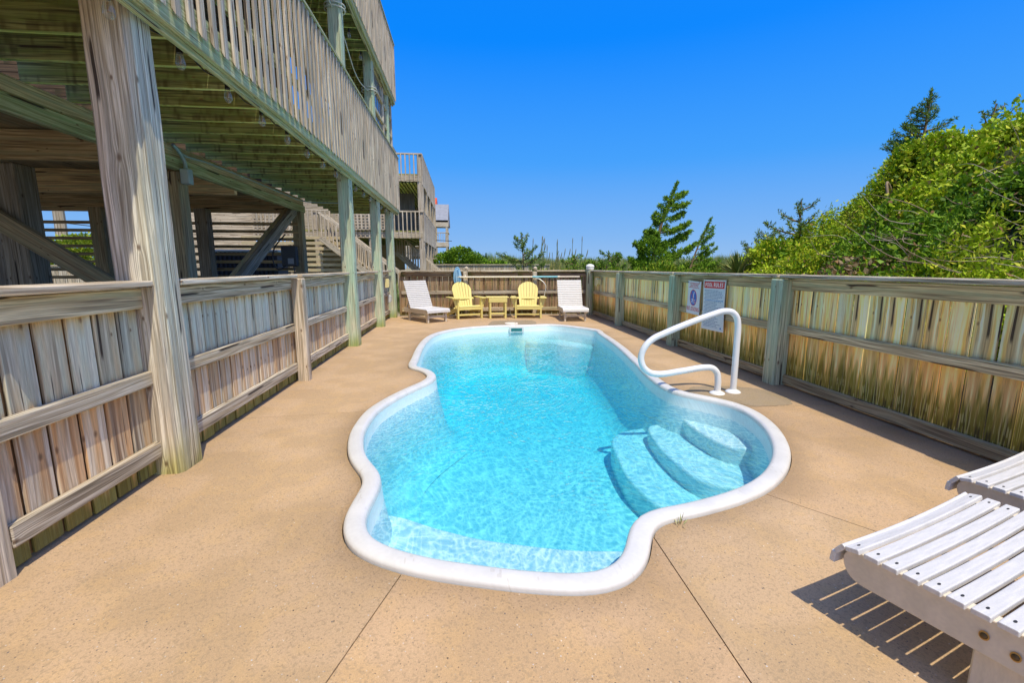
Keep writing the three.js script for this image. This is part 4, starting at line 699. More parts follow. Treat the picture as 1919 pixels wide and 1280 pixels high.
// ---------------------------------------------------------------- neighbouring house beyond the far fence
{
  const nb = thing('neighbour_house', 'weathered timber house with two stacked decks beyond the far left corner', 'house');
  const X1 = -1.85, Z0 = -22, Z1 = -31; const grey = M.baluster, bg = [0, 1, 2].map(() => board(.05, 1, .05, .003)), bl = [0, 1, 2].map(() => board(.04, 1, .09, .003));
  const deck = (y, top, x0, skirt) => { // y underside, rails up to top
    part('rim', board(X1 - x0, .28, .06, .005), M.grey[1], nb, [(x0 + X1) / 2, y + .14, Z0]); part('rim', board(.06, .28, Z0 - Z1, .005), M.grey[1], nb, [X1, y + .14, (Z0 + Z1) / 2]);
    part('deck_floor', board(X1 - x0, .05, Z0 - Z1, .004, { under: 1 }), M.joist[0], nb, [(x0 + X1) / 2, y + .32, (Z0 + Z1) / 2]);
    for (let z = Z0 - .4; z > Z1; z -= .45) part('joist', board(X1 - x0, .22, .05, .003, { under: 1 }), M.joist[0], nb, [(x0 + X1) / 2, y + .17, z]);
    for (let x = X1 - .7; x > Math.max(x0, X1 - 1.3); x -= .3) part('deck_joist_block', board(.05, .2, Z0 - Z1, .003), M.moss[0], nb, [x, y + .12, (Z0 + Z1) / 2]);
    part('rail_cap', board(X1 - x0 + .1, .06, .14, .006), grey[0], nb, [(x0 + X1) / 2, top, Z0]); part('rail_cap', board(.14, .06, Z0 - Z1, .006), grey[0], nb, [X1, top, (Z0 + Z1) / 2]);
    const h = top - y - .02; let i = 0;
    for (let x = x0; x < X1; x += .19, i++) { const b = part('baluster', bg[i % 3], pick(grey), nb, [x, (top + y) / 2, Z0 + .05]); b.scale.y = h; }
    for (let z = Z0; z > Z1; z -= .15, i++) { const b = part('side_baluster', bl[i % 3], pick(grey), nb, [X1 + .05, (top + y) / 2 - .1, z]); b.scale.y = h + .1; }
  };
  deck(5.30, 6.50, -5.2); deck(2.78, 3.98, -9.2);
  for (const z of [-22.1, -24.4, -26.7, -29, -31]) part('post', board(.26, 6.5, .24, .012), pick(grey), nb, [X1 - .05, 3.25, z]);
  for (const x of [-4.2, -6.6, -9]) part('post', board(.22, 3.9, .2, .012), grey[1], nb, [x, 1.95, Z0 - .1]);
  // house body, lattice screens
  const wm = std(T.baluster[0], T.baluster[1], { color: new THREE.Color().setRGB(.62, .58, .55) });
  for (let i = 0; i < 34; i++) part('siding_board', board(7, .17, .03, .004), wm, nb, [-7.6, 3.15 + i * .163, -25.2], [-.04, 0, 0]);
  for (let i = 0; i < 34; i++) part('siding_board', board(.03, .17, 6, .004), wm, nb, [-4.1, 3.15 + i * .163, -28.2], [0, 0, -.04]);
  for (let i = 0; i < 20; i++) part('soffit_slat', board(.1, .03, 9, .003, { under: 1 }), M.joist[i % 3], nb, [-2.0 - i * .16, 5.26, -26.5]);
  const lat = (x0, x1, y0, y1, z) => { for (let y = y0; y < y1; y += .13) part('lattice_strip', board(x1 - x0, .06, .02, .003), pick(grey), nb, [(x0 + x1) / 2, y, z]); for (let x = x0; x < x1; x += .17) part('lattice_strip', board(.075, y1 - y0, .02, .003), pick(grey), nb, [x, (y0 + y1) / 2, z + .022]); };
  lat(-4.9, -3.5, 3.15, 3.95, -21.85); lat(-9.2, -7.6, 2.3, 3.95, -21.8);
  const dk = std(T.baluster[0], T.baluster[1], { color: new THREE.Color().setRGB(.30, .32, .38) }); part('wall', board(1.1, 2.2, .05, .005), dk, nb, [-3.05, 4.25, -25.1]);
  // slatted skirt
  for (let y = .15; y < 2.75; y += .235) part('skirt_slat', board(4.4, .13, .04, .004), pick(M.beam), nb, [-7.4, y, -21.4]);
  for (const x of [-5.25, -6.3, -7.6]) part('skirt_post', board(.1, 2.7, .08, .004), M.grey[2], nb, [x, 1.35, -21.46]);
  for (let i = 0; i < 15; i++) part('siding_board', board(2.4, .17, .03, .004), wm, nb, [-2.95, 3.2 + i * .163, -30.9], [-.04, 0, 0]);
  part('under_wall', board(7.4, 2.6, .06, .005), M.dark[0], nb, [-6.8, 1.3, -25]);
  const wall2 = (x0, x1, y0, y1) => { for (let y = y0; y < y1; y += .16) part('siding_board', board(x1 - x0, .17, .03, .004), M.baluster[2], nb, [(x0 + x1) / 2, y, -21.9], [-.04, 0, 0]); };
  wall2(-12.8, -9.25, .1, 4.6);
  // two flights of stairs with balustrades coming down to the right
  const stairs = (x0, y0, x1, z, n, wdt) => {
    const st = new THREE.Group(); st.name = 'staircase'; nb.add(st); const dx = (x1 - x0) / n, dy = -y0 / n;
    for (let i = 0; i < n; i++) part('tread', board(.32, .045, wdt, .004), M.beam[0], st, [x0 + (i + .5) * dx, y0 + (i + 1) * dy, z - wdt / 2]);
    for (const q of [z, z - wdt]) { bar('stringer', V(x0, y0 - .1, q), V(x1, -.1, q), .24, .05, M.grey[1], st); bar('handrail', V(x0, y0 + .95, q), V(x1, .95, q), .09, .06, grey[0], st); for (let i = 0; i < n * 1.6; i++) { const t = (i + .5) / (n * 1.6); const b = part('baluster', bg[i % 3], pick(grey), st, [lerp(x0, x1, t), y0 * (1 - t) + .45, q + .01]); b.scale.y = 1.0; } }
  };
  stairs(-6.06, 2.8, -2.55, -20.6, 14, 1.1); stairs(-3.4, 2.3, -.9, -24, 12, 1.1);
}
function farHouse(label, x0, x1, z, roofM, o) {
  const h = thing('house', label, 'house', [0, 0, 0]); const wm = std(T.baluster[0], T.baluster[1], { color: new THREE.Color().setRGB(...(o.wall || [.5, .52, .5])) });
  const w = x1 - x0, c = (x0 + x1) / 2;
  part('wall', board(w - 2, o.y1 - o.y0, 8, .02), wm, h, [c - 1.2, (o.y0 + o.y1) / 2, z - 5]);
  if (roofM) { const s = new THREE.Shape([[-4.5, 0], [0, o.roof], [4.5, 0], [4.5, -.25], [-4.5, -.25]].map(p => new THREE.Vector2(...p))); const g = new THREE.ExtrudeGeometry(s, { depth: w, bevelEnabled: false }); g.rotateY(Math.PI / 2); g.translate(-w / 2, 0, 0); part('roof', g, roofM, h, [c, o.y1, z - 4]);
    part('fascia', board(w + .1, .8, .1, .01), M.grey[0], h, [c, o.y1 - .42, z + .45]); }
  part('balcony', board(w, .55, 3, .02), M.grey[0], h, [c, o.deck - .3, z - 1]); part('rail_cap', board(w, .1, .12, .01), M.dark[0], h, [c, o.deck + 1.15, z + .45]); part('rail_cap', board(.12, .1, 3, .01), M.dark[0], h, [x1, o.deck + 1.15, z - 1]);
  for (let x = x0; x <= x1; x += .28) part('baluster', board(.05, 1.15, .05, .004), M.dark[0], h, [x, o.deck + .58, z + .45]);
  for (const x of [x0 + .3, x1 - .2]) for (const q of [z + .35, z - 3]) part('post', board(.26, o.y1, .26, .01), M.grey[1], h, [x, o.y1 / 2 - .1, q]);
  for (const y of [o.deck + 1.3]) { const wn = part('window', board(1.2, 1.2, .08, .01), M.grey[0], h, [c - 1.5, y, z - .95]); part('pane', board(1, 1, .04, .004), new THREE.MeshStandardMaterial({ color: '#2e3f52', roughness: .1 }), wn, [0, 0, .04]); }
  return h;
}
{
  const shingle = (() => { const [m, b] = paint(256, 256, (u, v, o) => { const r = Math.floor(v * 16), n = nz2(Math.floor(u * 22 + (r % 2) * .5) + .5, r + .5, 22, 16), k = 128 + 30 * n - 40 * smooth(.8, 1, v * 16 - r); o[0] = k; o[1] = k + 4; o[2] = k + 10; o[3] = .5 + .5 * (v * 16 - r); }); m.repeat.set(.5, .5); b.repeat.set(.5, .5); return std(m, b, { bumpScale: .02 }); })();
  farHouse('distant house with pale grey roof and balcony, just right of the nearer timber house', -7, -1.85, -60, shingle, { y0: 2.8, y1: 7.3, roof: 2.5, deck: 4.6 });
  farHouse('far house with a red-orange roof corner showing above the grey roofed house', -10, -4.55, -82, new THREE.MeshStandardMaterial({ color: '#c8502c', roughness: .8 }), { y0: 3, y1: 11.2, roof: 2.6, deck: 6, wall: [.4, .3, .24] });
}
{ // low fence beyond the far fence, and one far left behind the parking bay
  const g = [0, 1, 2].map(() => board(.14, 1.62, .02, .003));
  const f = thing('plank_fence', 'low grey plank fence behind the back fence, in front of the far shrubs', 'fence', [0, 0, -27]);
  for (let i = 0; i < 46; i++) part('picket', g[i % 3], M.grey[i % 4], f, [-1.8 + i * .15, .78, 0]); part('cap_board', board(6.95, .05, .15, .006), M.grey[0], f, [1.6, 1.6, 0]); for (const x of [-1.8, .5, 2.8, 5]) part('post', board(.12, 1.6, .12, .006), M.grey[1], f, [x, .78, -.08]);
  const f2 = thing('plank_fence', 'grey plank fence seen low through the slats at far left, beneath bright shrubs', 'fence', [-26, 0, -28]);
  for (let i = 0; i < 90; i++) part('picket', g[i % 3], M.grey[i % 4], f2, [-9 + i * .2, .72, 0]).scale.x = 1.3; part('cap_board', board(18.2, .05, .15, .006), M.grey[0], f2, [0, 1.54, 0]);
  const up = thing('utility_pole', 'grey wooden utility pole with wires seen through the slats at far left', 'utility pole', [-31.2, 0, -40]); part('pole', new THREE.CylinderGeometry(.3, .4, 14, 14), M.grey[3], up, [0, 7, 0]); part('crossarm', board(.2, .25, 3, .02), M.grey[3], up, [0, 13, 0]); for (const y of [4.9, 6.4]) part('wire', tube([V(0, y, 0), V(14, y - 1.6, -5), V(30, y - 2.2, -10)], .035, 30, 5), dark, up);
}
// ---------------------------------------------------------------- plants
const leafM = o => new THREE.MeshPhysicalMaterial({ vertexColors: true, roughness: .7, transmission: .30, thickness: 0, side: THREE.DoubleSide, specularIntensity: .2, ...o });
const leafGloss = leafM({ roughness: .5, transmission: .34 }), leafDull = leafM({ roughness: .85, transmission: .25 });
const barkM = std(T.beam[0], T.beam[1], { color: new THREE.Color().setRGB(.36, .29, .22) }), twigM = new THREE.MeshStandardMaterial({ color: '#8c7a60', roughness: .9 }), twigGrey = new THREE.MeshStandardMaterial({ color: '#a59a88', roughness: .9 });
function Leaves() { this.p = []; this.n = []; this.c = []; this.i = []; this.k = 0; }
// a leaf: folded diamond with base b, direction d, half width vector w
Leaves.prototype.add = function (b, d, w, len, wid, col, fold = .25) {
  const n = w.clone().cross(d).normalize(); const m = b.clone().addScaledVector(d, len * .5), P = [b, m.clone().addScaledVector(w, wid / 2).addScaledVector(n, wid * fold), b.clone().addScaledVector(d, len), m.clone().addScaledVector(w, -wid / 2).addScaledVector(n, wid * fold)];
  for (const q of P) { this.p.push(q.x, q.y, q.z); this.n.push(n.x, n.y, n.z); this.c.push(...col); }
  const k = this.k; this.i.push(k, k + 1, k + 2, k, k + 2, k + 3); this.k += 4;
};
Leaves.prototype.geo = function () { const g = new THREE.BufferGeometry(); g.setAttribute('position', new THREE.Float32BufferAttribute(this.p, 3)); g.setAttribute('normal', new THREE.Float32BufferAttribute(this.n, 3)); g.setAttribute('color', new THREE.Float32BufferAttribute(this.c, 3)); g.setIndex(this.i); return g; };
const rdir = () => { const z = rr(-1, 1), a = rr(0, 6.283), r = Math.sqrt(1 - z * z); return V(r * Math.cos(a), z, r * Math.sin(a)); };
const perp = d => rdir().cross(d).normalize();
const tone = (pal) => { const a = pal[Math.floor(rnd() * pal.length)], k = rr(.75, 1.25); return a.map(x => x * k); };
const GREEN = { vine: [[.40, .54, .02], [.50, .60, .03], [.26, .44, .02], [.62, .62, .05], [.15, .28, .018]], cedar: [[.13, .24, .045], [.17, .29, .045], [.22, .34, .05], [.08, .16, .04]], pine: [[.20, .36, .025], [.27, .44, .03], [.13, .27, .025]], lime: [[.34, .42, .035], [.26, .36, .035], [.42, .46, .06]], dull: [[.22, .32, .075], [.28, .36, .09]] };
function spray(L, at, dir, pal, len, n, wid, spread) { for (let k = 0; k < n; k++) { const d = dir.clone().addScaledVector(rdir(), spread).normalize(); L.add(at.clone().addScaledVector(rdir(), len * .25), d, perp(d), len * rr(.6, 1.2), wid * rr(.7, 1.3), tone(pal), .3); } }

// red cedar: trunk, named branches, crown of fine sprays; limbs = [height fraction, azimuth, length, rise]
function cedar(name, label, base, tip, o) {
  seedN = o.seed; const t = thing(name, label, o.cat || 'tree', base); const T3 = V(tip[0] - base[0], tip[1] - base[1], tip[2] - base[2]);
  const bend = o.bend ?? .25; const trunkC = [V(0, -.2, 0), V(T3.x * (.33 - bend * .6), T3.y * .35, T3.z * .3), V(T3.x * (.66 - bend * .5), T3.y * .7, T3.z * .66), T3];
  const tc = new THREE.CatmullRomCurve3(trunkC); part('trunk', taper(trunkC, o.r || .09, .012, 18, 7), barkM, t);
  const L = new Leaves(); const wid = o.leaf[1], len = o.leaf[0];
  const dress = (c, L0, dens, from) => { const n = Math.round(L0 * dens); for (let k = 0; k < n; k++) { const q = from + (1 - from) * (k + rnd()) / n, p = c.getPoint(q), d = c.getTangent(q); const s = (1 - .65 * q) * o.tuft; spray(L, p.addScaledVector(rdir(), s * .5), d.clone().addScaledVector(rdir(), .8).normalize(), o.pal, len * (1.1 - .3 * q), 3, wid, .7); } };
  for (const [f, az, ll, rise] of o.limbs) {
    const b = tc.getPoint(f), dx = Math.cos(az), dz = Math.sin(az), pts = [b, b.clone().add(V(dx * ll * .4, rise * ll * .22, dz * ll * .4)), b.clone().add(V(dx * ll * .75, rise * ll * .6, dz * ll * .75)), b.clone().add(V(dx * ll, rise * ll * 1.0, dz * ll))];
    part('branch', taper(pts, Math.max(.012, .018 + .012 * ll), .004, 8, 5), barkM, t); const c = new THREE.CatmullRomCurve3(pts);
    dress(c, ll, o.dens, .12);
    for (let k = 0; k < ll * (o.sub || 5); k++) { const q = rr(.2, .95), p = c.getPoint(q), d = c.getTangent(q).addScaledVector(rdir(), .75).normalize(), l2 = ll * rr(.14, .32) * (1.15 - q); const p2 = [p, p.clone().addScaledVector(d, l2 * .5), p.clone().addScaledVector(d, l2).add(V(0, l2 * .22, 0))]; dress(new THREE.CatmullRomCurve3(p2), l2, o.dens * .9, 0); }
  }
  dress(tc, T3.y * .45, o.dens, .62);
  if (o.body) for (let k = 0; k < o.body[0]; k++) { const [, bx, by, bz, cy, cx] = o.body; const d = rdir(), r = Math.cbrt(rr(.25, 1)); const p = V((cx || 0) + d.x * bx * r, cy + d.y * by * r, d.z * bz * r); p.addScaledVector(d, (nz(p.x * 2 + 40, p.y * 2 + 40, 200, 200) - .5) * .7); p.x *= 1.2 - .28 * Math.max(0, p.y); if (p.y < -.1) continue; spray(L, p, d.clone().add(V(.2, .5, 0)).normalize(), o.pal, len, 3, wid, .7); }
  part('crown', L.geo(), o.mat || leafDull, t); return t;
}
const limbs = (n, fn) => Array.from({ length: n }, (_, i) => fn(i / n, i));

// 1. wind-swept cedar behind the right fence, and its smaller leaning neighbour
seedN = 71;
cedar('cedar_tree', 'tall wind-swept cedar leaning right, above the middle of the right fence', [7.5, .3, -18], [8.45, 4.75, -18], { seed: 71, r: .13, bend: .35, pal: GREEN.pine, leaf: [.12, .034], tuft: .24, dens: 190, sub: 8, body: [3600, .78, 1.5, .6, 1.2, .0],
  limbs: [...limbs(18, (f) => [.16 + .7 * f, rr(0, 6.28), .62 * (1.1 - .78 * f), .55]), [.30, .1, 1.75, .42], [.42, -.1, 1.55, .42], [.53, .15, 1.2, .36], [.64, -.1, .95, .34], [.74, .1, .85, .30], [.84, 0, .65, .42], [.36, 3.0, .9, .5], [.24, 3.1, 1.0, .45], [.50, 3.2, .55, .4]] });
cedar('cedar_tree', 'small thin cedar bending right, just right of the tall wind-swept cedar', [9.15, .4, -18.4], [10.2, 3.45, -18.4], { seed: 72, r: .06, bend: .12, pal: GREEN.pine, leaf: [.11, .032], tuft: .16, dens: 110, body: [170, .55, .35, .4, .95, .2], limbs: [...limbs(10, f => [.2 + .7 * f, rr(-.6, .6), .95 * (1.05 - .8 * f), .4]), [.3, .1, 1.25, .28], [.42, 0, 1.0, .5], [.25, 3.0, .5, .3]] });
// 2. feathery cedars left of the big thicket
cedar('cedar_shrub', 'feathery grey-green cedar shrub at the left foot of the big thicket', [7.15, .0, -10.6], [7.5, 2.35, -10.6], { seed: 73, r: .05, pal: GREEN.dull.concat(GREEN.cedar), leaf: [.09, .02], tuft: .16, dens: 70, limbs: limbs(16, f => [.2 + .75 * f, rr(0, 6.28), 1.0 * (1.1 - .8 * f), .55]).concat([[.5, 3.2, 1.1, .25], [.62, .1, .7, .8]]) , body: [420, .9, .6, .6, .9, .3] });
cedar('cedar_shrub', 'slender feathery cedar shrub standing against the sky beside the thicket', [7.25, .2, -9.4], [7.2, 2.85, -9.4], { seed: 74, r: .04, pal: GREEN.dull.concat(GREEN.cedar), leaf: [.085, .02], tuft: .14, dens: 60, limbs: limbs(12, f => [.35 + .62 * f, rr(0, 6.28), .8 * (1.1 - .8 * f), .6]).concat([[.7, 3.3, .75, .35]]), body: [160, .5, .5, .5, 1.2, .1] });
cedar('cedar_tree', 'dark pointed cedar growing on top of the big thicket', [9.42, 3.0, -9], [9.5, 5.0, -9], { seed: 75, r: .05, bend: .05, pal: GREEN.cedar, leaf: [.085, .017], tuft: .14, dens: 85, limbs: limbs(26, f => [.22 + .7 * f, rr(0, 6.28), .78 * (1.02 - .90 * f), .42]).concat([[.32, 3.0, .85, .35], [.40, .1, .8, .4]]), body: [150, .4, .3, .35, .75, 0] });
cedar('cedar_tree', 'sparse cedar top poking out of the thicket near the right edge', [9.35, 2.9, -7.8], [9.55, 4.35, -7.8], { seed: 76, r: .03, bend: .05, pal: GREEN.dull.concat(GREEN.cedar), leaf: [.08, .018], tuft: .10, dens: 50, limbs: limbs(12, f => [.3 + .66 * f, rr(0, 6.28), .5 * (1.05 - .7 * f), .6]) });
cedar('cedar_tree', 'sparse leaning young cedar above the right yellow chair, beside the tall grass stalks', [2.65, .6, -20], [2.5, 2.9, -20], { seed: 77, r: .04, bend: .05, pal: GREEN.dull.concat(GREEN.cedar), leaf: [.12, .03], tuft: .18, dens: 48, limbs: limbs(14, f => [.2 + .75 * f, rr(0, 6.28), 1.0 * (1.05 - .75 * f), .5]).concat([[.45, 3.1, 1.15, .3], [.4, .1, .9, .6]]), body: [120, .6, .35, .5, .5, 0] });
cedar('cedar_tree', 'tiny dark cedar between the round shrubs and the young cedar', [1.45, .6, -30], [1.45, 2.3, -30], { seed: 78, r: .04, bend: 0, pal: GREEN.cedar, leaf: [.14, .04], tuft: .15, dens: 60, limbs: limbs(16, f => [.1 + .8 * f, rr(0, 6.28), .7 * (1.05 - .85 * f), .3]) });
cedar('cedar_shrub', 'dark green cedar shrub with arching tips left of the tall wind-swept cedar', [5.75, .5, -18.5], [5.95, 2.05, -18.5], { seed: 79, r: .04, bend: .1, pal: GREEN.pine.concat(GREEN.cedar), leaf: [.12, .035], tuft: .2, dens: 55, limbs: limbs(16, f => [.15 + .8 * f, rr(0, 6.28), .95 * (1.05 - .7 * f), .5]).concat([[.4, 3.1, 1.0, .45]]), body: [260, .9, .5, .6, .55, .1] });
cedar('cedar_shrub', 'small cedar shrub with drooping left tip just right of the capped corner post', [4.75, .5, -18.8], [4.55, 1.95, -18.8], { seed: 80, r: .035, bend: .1, pal: GREEN.dull.concat(GREEN.pine), leaf: [.12, .035], tuft: .18, dens: 50, limbs: limbs(12, f => [.15 + .8 * f, rr(0, 6.28), .75 * (1.05 - .7 * f), .5]).concat([[.7, 3.1, .6, .3]]), body: [150, .6, .4, .5, .5, .1] });

// round shrubs: trunk stems and a crown of leaves grown as lumps
function shrub(name, label, base, lumps, n, leaf, pal, mat, seed, cat = 'shrub') {
  seedN = seed; const t = thing(name, label, cat, base); const L = new Leaves();
  const vol = lumps.map(l => l[3] * l[3]); const sum = vol.reduce((a, b) => a + b, 0);
  lumps.forEach(([x, y, z, r], j) => {
    part('stem', taper([V(x * .3, -.3, z * .3), V(x * .6, y * .5, z * .6), V(x, y, z)], .05, .015, 6, 5), barkM, t);
    const m = Math.round(n * vol[j] / sum);
    for (let k = 0; k < m; k++) { const d = rdir(); if (d.y < -.55) d.y *= -1; const q = r * (Math.pow(rnd(), .3)) * (1 + .30 * (nz(d.x * 3 + j * 7 + 40, d.y * 3 + d.z * 2 + 40, 200, 200) - .5)); const p = V(x + d.x * q, y + d.y * q * .85, z + d.z * q); const o = d.clone().addScaledVector(rdir(), .8).add(V(0, .3, 0)).normalize(); L.add(p, o, perp(o), leaf[0] * rr(.7, 1.3), leaf[1] * rr(.7, 1.3), tone(pal), .25); }
  });
  part('crown', L.geo(), mat, t); return t;
}
shrub('leafy_shrub', 'big round bright green shrub beside the distant grey roofed house', [-.1, 0, -29], [[-1.6, 1.0, 0, .7], [-.9, 1.6, .2, .8], [-.1, 1.9, 0, .95], [.7, 1.5, 0, .9], [1.3, 1.0, .1, .7], [-.5, .8, .4, .9], [.4, .7, .4, .9]], 9000, [.16, .09], GREEN.pine.concat([[.15, .26, .03]]), leafGloss, 91);
shrub('leafy_shrub', 'lower green shrub right of the big round shrub by the distant houses', [2.0, 0, -29.6], [[-.5, 1.2, 0, .6], [.3, 1.25, .1, .65], [1.0, .8, 0, .5], [-.9, .7, 0, .6]], 3600, [.15, .08], GREEN.pine, leafGloss, 92);
shrub('leafy_shrub', 'low olive bushes under the tall wind-swept cedar behind the right fence', [6.3, .3, -17.2], [[-1.4, .5, 0, .5], [-.6, .6, .3, .55], [.3, .55, .2, .6], [1.1, .7, .5, .75], [2.1, .5, .4, .6], [2.9, .55, .2, .55], [3.7, .4, .3, .5]], 9000, [.12, .06], GREEN.pine.concat(GREEN.lime), leafGloss, 93);
shrub('leafy_shrub', 'yellow-green bushes right of the small bending cedar, on the dune', [11.2, .6, -19.5], [[-1.3, .5, 0, .55], [-.4, .55, .3, .55], [.5, .45, .2, .5], [1.5, .5, .3, .5]], 4500, [.12, .06], GREEN.lime.concat(GREEN.pine), leafGloss, 94);
shrub('leafy_shrub', 'low yellow-green ground bushes behind the capped corner post', [3.3, .3, -18.6], [[-1.9, .55, .1, .42], [-1, .6, 0, .45], [0, .6, .3, .5], [.9, .62, .1, .5]], 3600, [.11, .05], GREEN.lime.concat(GREEN.dull), leafGloss, 95);
shrub('leafy_shrub', 'bright yellow-green shrubs seen through the slats at far left', [-25.5, 0, -31], [[-4, 1.6, 0, 1.3], [-2.4, 1.5, 0, 1.2], [-.8, 1.9, .2, 1.3], [.8, 1.7, 0, 1.4], [2.4, 2.1, 0, 1.5], [4.2, 1.6, 0, 1.3], [6, 1.6, 0, 1.3]], 9000, [.24, .14], GREEN.lime.concat([[.22, .34, .03]]), leafGloss, 96);
{ // yucca
  seedN = 201; const t = thing('yucca', 'spiky yucca with pointed sword leaves beside the right fence, left of the thicket', 'yucca', [5.5, .55, -8.8]); const Lm = leafM({ transmission: .12, roughness: .5 });
  part('trunk', taper([V(0, -.5, 0), V(.02, .3, 0), V(0, .75, 0)], .09, .06, 6, 8), barkM, t);
  for (let k = 0; k < 90; k++) { const L = new Leaves(), el = rr(-.35, 1.35), az = rr(0, 6.28), l = rr(.42, .62), col = rnd() < .25 ? [.30, .30, .10] : [.13, .19, .05]; const d = V(Math.cos(az) * Math.cos(el), Math.sin(el), Math.sin(az) * Math.cos(el)); L.add(V(0, .72 + rr(-.08, .08), 0), d, d.clone().cross(V(0, 1, 0)).normalize(), l, .045, col, .4); part('leaf', L.geo(), Lm, t); }
}
{ // the thicket on the right: a mound of vines over shrubs
  seedN = 301;
  const ridge = z => { const k = [[-12.6, 1.25], [-12, 1.55], [-11, 1.85], [-10, 2.15], [-9, 2.75], [-8, 3.3], [-7, 3.6], [-6, 3.7], [-3, 3.8], [0, 3.9], [3, 3.8]]; if (z <= k[0][0]) return k[0][1] - (k[0][0] - z) * .5; for (let i = 0; i < k.length - 1; i++) if (z <= k[i + 1][0]) return lerp(k[i][1], k[i + 1][1], (z - k[i][0]) / (k[i + 1][0] - k[i][0])); return 4.4; };
  const topY = (x, z) => { const R = ridge(z + .35 * (x - 8)), x0 = 4.55 + 1.5 * smooth(-8.2, -11.5, z), t = clamp((x - x0) / (8.4 - x0)); const base = .75; const y = base + (R - base) * Math.pow(t, .82) - .25 * smooth(9.5, 13, x) * R; const l = (nz(x * .75 + 30, z * .75 + 60, 200, 200) - .5) * 1.35 + (nz2(x * 1.9 + 30, z * 1.9 + 60, 200, 200) - .5) * .75 + (nz(x * 4.6 + 10, z * 4.6 + 20, 250, 250) - .5) * .22; return y + l * (.35 + .65 * t); };
  const t = thing('thicket', 'large sunlit mound of tangled yellow-green vines and shrubs behind the right fence', 'thicket', [7.5, 0, -6]);
  const X = x => x - 7.5, Z = z => z + 6;
  // dark sheet under the leaves, shade of the gaps put into its colour
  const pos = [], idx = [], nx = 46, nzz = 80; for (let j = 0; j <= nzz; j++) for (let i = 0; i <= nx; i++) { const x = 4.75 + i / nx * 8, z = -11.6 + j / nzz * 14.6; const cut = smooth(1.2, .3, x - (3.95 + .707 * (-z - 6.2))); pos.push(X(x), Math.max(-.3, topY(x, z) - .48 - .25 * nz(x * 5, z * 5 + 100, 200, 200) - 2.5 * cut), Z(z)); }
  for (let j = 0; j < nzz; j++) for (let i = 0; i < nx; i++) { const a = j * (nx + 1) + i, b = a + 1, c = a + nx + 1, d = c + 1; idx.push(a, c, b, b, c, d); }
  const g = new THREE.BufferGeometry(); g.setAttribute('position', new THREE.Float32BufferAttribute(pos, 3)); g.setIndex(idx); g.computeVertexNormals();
  part('dark_backing', g, new THREE.MeshStandardMaterial({ color: new THREE.Color().setRGB(.035, .05, .014), roughness: 1 }), t);
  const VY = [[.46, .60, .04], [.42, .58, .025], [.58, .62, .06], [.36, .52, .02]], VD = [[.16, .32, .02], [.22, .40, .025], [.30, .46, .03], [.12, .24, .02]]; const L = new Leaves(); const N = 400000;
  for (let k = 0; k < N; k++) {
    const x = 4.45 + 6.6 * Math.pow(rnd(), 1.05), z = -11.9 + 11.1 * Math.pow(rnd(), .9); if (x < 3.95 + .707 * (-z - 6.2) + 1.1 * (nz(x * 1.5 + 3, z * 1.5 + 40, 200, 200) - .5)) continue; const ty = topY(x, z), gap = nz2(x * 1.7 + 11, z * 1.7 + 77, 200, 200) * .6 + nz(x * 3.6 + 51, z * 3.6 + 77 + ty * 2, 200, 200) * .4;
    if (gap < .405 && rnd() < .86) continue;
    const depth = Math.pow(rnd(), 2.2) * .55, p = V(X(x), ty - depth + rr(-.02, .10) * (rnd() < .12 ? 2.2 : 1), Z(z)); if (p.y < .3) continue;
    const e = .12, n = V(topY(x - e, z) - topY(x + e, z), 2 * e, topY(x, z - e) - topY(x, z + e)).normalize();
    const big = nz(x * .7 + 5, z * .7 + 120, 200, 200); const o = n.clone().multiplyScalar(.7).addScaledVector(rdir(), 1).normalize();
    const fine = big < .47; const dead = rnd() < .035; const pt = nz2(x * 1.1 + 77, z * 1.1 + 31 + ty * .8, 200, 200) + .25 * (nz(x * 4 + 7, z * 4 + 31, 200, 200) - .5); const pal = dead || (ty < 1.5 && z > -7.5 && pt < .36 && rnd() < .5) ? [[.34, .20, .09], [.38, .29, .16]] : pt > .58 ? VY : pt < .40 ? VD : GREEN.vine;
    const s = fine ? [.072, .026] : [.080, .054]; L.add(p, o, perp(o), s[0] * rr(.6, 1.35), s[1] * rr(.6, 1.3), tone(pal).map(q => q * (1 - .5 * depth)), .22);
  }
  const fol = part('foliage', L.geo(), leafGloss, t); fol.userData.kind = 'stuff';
  for (let k = 0; k < 170; k++) { const low = k < 95; const x = low ? rr(4.6, 6.2) : rr(4.8, 9), z = low ? rr(-6.4, -2.5) : rr(-9, -3), y = topY(x, z) + rr(-.12, .06); if (y < .6 || (x > 7.2 && z > -7) || x > 8) continue; const a = rr(0, 6.28), l = rr(.25, .8), d = V(Math.cos(a), rr(-.2, .7), Math.sin(a)), m = rdir().multiplyScalar(l * .22); const pts = [V(X(x), y, Z(z)), V(X(x), y, Z(z)).addScaledVector(d, l * .5).add(m), V(X(x), y, Z(z)).addScaledVector(d, l)]; part('twig', taper(pts, rr(.005, .011), .002, 7, 5), rnd() < .5 ? twigM : twigGrey, t); }
  const big = [[V(9.2, 3.1, -6.6), V(8.6, 3.2, -6.2), V(8.1, 2.7, -5.9), V(7.3, 2.3, -5.7)], [V(8.9, 3.6, -6.3), V(8.7, 3.1, -6.0), V(8.8, 2.6, -5.8)], [V(7.6, 2.6, -7.6), V(7.3, 2.9, -7.5), V(7.2, 2.4, -7.3), V(7.0, 2.1, -7.2)]];
  for (const b of big) part('vine_stem', taper(b.map(p => V(X(p.x), p.y, Z(p.z))), .028, .012, 16, 7), twigM, t);
}
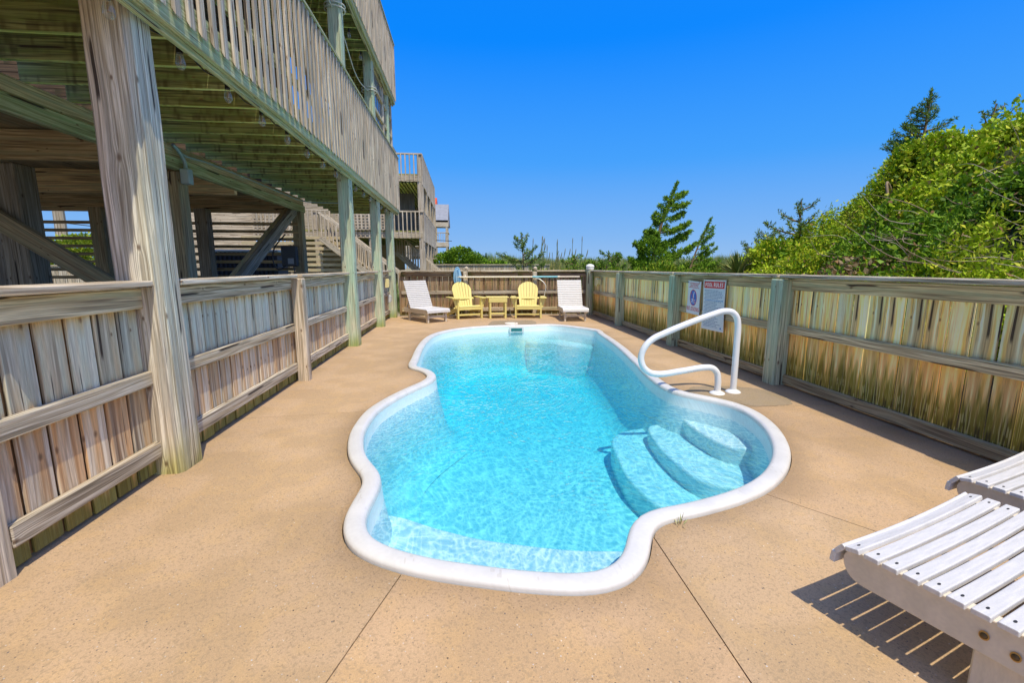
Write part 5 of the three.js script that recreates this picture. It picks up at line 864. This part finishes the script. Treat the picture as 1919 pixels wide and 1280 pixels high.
{ // grass on the dunes, one mass
  seedN = 401; const L = new Leaves(); for (let k = 0; k < 26; k++) { const a = rr(0, 6.28), el = rr(.7, 1.5), d = V(Math.cos(a) * Math.cos(el), Math.sin(el), Math.sin(a) * Math.cos(el)); L.add(V(rr(-.06, .06), 0, rr(-.06, .06)), d, d.clone().cross(V(0, 1, 0)).normalize(), rr(.25, .6), .018, tone([[.30, .30, .09], [.22, .27, .07], [.40, .36, .15]]), .2); }
  const g = L.geo(); const N = 9000, im = new THREE.InstancedMesh(g, leafM({ transmission: .2 }), N); im.name = 'dune_grass'; im.userData = { label: 'yellow-green grass and low cover on the dunes beyond the fences', category: 'grass', kind: 'stuff' };
  const m = new THREE.Matrix4(), q = new THREE.Quaternion(), c = new THREE.Color(); let k = 0; while (k < N) { const z = -15.5 - 75 * Math.pow(rnd(), 1.7), x = rr(-4, 6) + rnd() * (-z) * .95; const f = nz2(x * .3 + 50, z * .3 + 120, 200, 200); if (f < .36 && rnd() < .8) continue; if (z > -18 && x < 3 && rnd() < .5) continue; const s = rr(.7, 1.5) * (1 + .012 * -z); q.setFromAxisAngle(V(0, 1, 0), rr(0, 6.28)); m.compose(V(x, groundH(x, z) - .03, z), q, V(s, s * (f > .6 ? 1.2 : .9), s)); im.setMatrixAt(k, m); im.setColorAt(k, c.setRGB(rr(.75, 1.15) * (f > .55 ? .8 : 1.1), rr(.85, 1.1), rr(.7, 1.1))); k++; }
  scene.add(im);
  // sea oats
  seedN = 402; const so = thing('sea_oats', 'tall thin sea oat stalks against the sky behind the back fence', 'sea oats', [4.0, .5, -21]); const st = new THREE.MeshStandardMaterial({ color: '#6f7a48', roughness: .9 }), hd = new THREE.MeshStandardMaterial({ color: '#7d7a52', roughness: .9 });
  for (let i = 0; i < 26; i++) { const x = rr(-1.0, 1.5), z = rr(-.8, .8), h = rr(1.3, 2.35), lx = rr(-.05, .22); const s = part('stalk', taper([V(x, -.2, z), V(x + lx * .3, h * .6, z), V(x + lx, h, z)], .018, .011, 8, 4), st, so); const hg = new THREE.SphereGeometry(1, 6, 8); hg.scale(.018, .16, .018); if (rnd() < .8) part('seed_head', hg, hd, s, [x + lx, h - .05, z], [0, 0, -lx * .8]); }
  for (let i = 0; i < 70; i++) { const B = new Leaves(), a = rr(0, 6.28), d = V(Math.cos(a) * .5, 1, Math.sin(a) * .5).normalize(); B.add(V(rr(-1.6, 1.4), -.1, rr(-.6, .8)), d, perp(d), rr(.4, .8), .02, tone([[.36, .33, .12], [.25, .28, .08]]), .2); part('blade', B.geo(), leafDull, so); }
  const gy = thing('dry_grass', 'tuft of straw coloured dune grass behind the back fence, left of the young cedar', 'grass tuft', [1.75, .45, -20.5]);
  for (let i = 0; i < 110; i++) { const B = new Leaves(), a = rr(0, 6.28), d = V(Math.cos(a) * .8, 1, Math.sin(a) * .8).normalize(); B.add(V(rr(-1.0, .9), .1, rr(-.4, .5)), d, perp(d), rr(.35, .75), .022, tone([[.50, .42, .20], [.40, .34, .14]]), .2); part('blade', B.geo(), leafDull, gy); }
}
{ // weed in the joint beside the pool
  seedN = 500; const t = thing('weed', 'tiny tuft of grass growing at the pool edge by the near right kink', 'weed', [1.2, .002, -2.285]);
  for (let i = 0; i < 16; i++) { const B = new Leaves(), a = rr(0, 6.28), el = rr(.2, 1.4), d = V(Math.cos(a) * Math.cos(el), Math.sin(el), Math.sin(a) * Math.cos(el)); B.add(V(rr(-.02, .02), 0, rr(-.015, .015)), d, d.clone().cross(V(0, 1, 0)).normalize(), rr(.03, .07), .006, tone([[.34, .38, .14], [.44, .42, .22]]), .2); part('blade', B.geo(), new THREE.MeshStandardMaterial({ vertexColors: true, roughness: 1, side: THREE.DoubleSide }), t); }
}
scene.traverse(o => { if (o.isMesh) { o.castShadow = true; o.receiveShadow = true; } });
renderer.render(scene, camera);
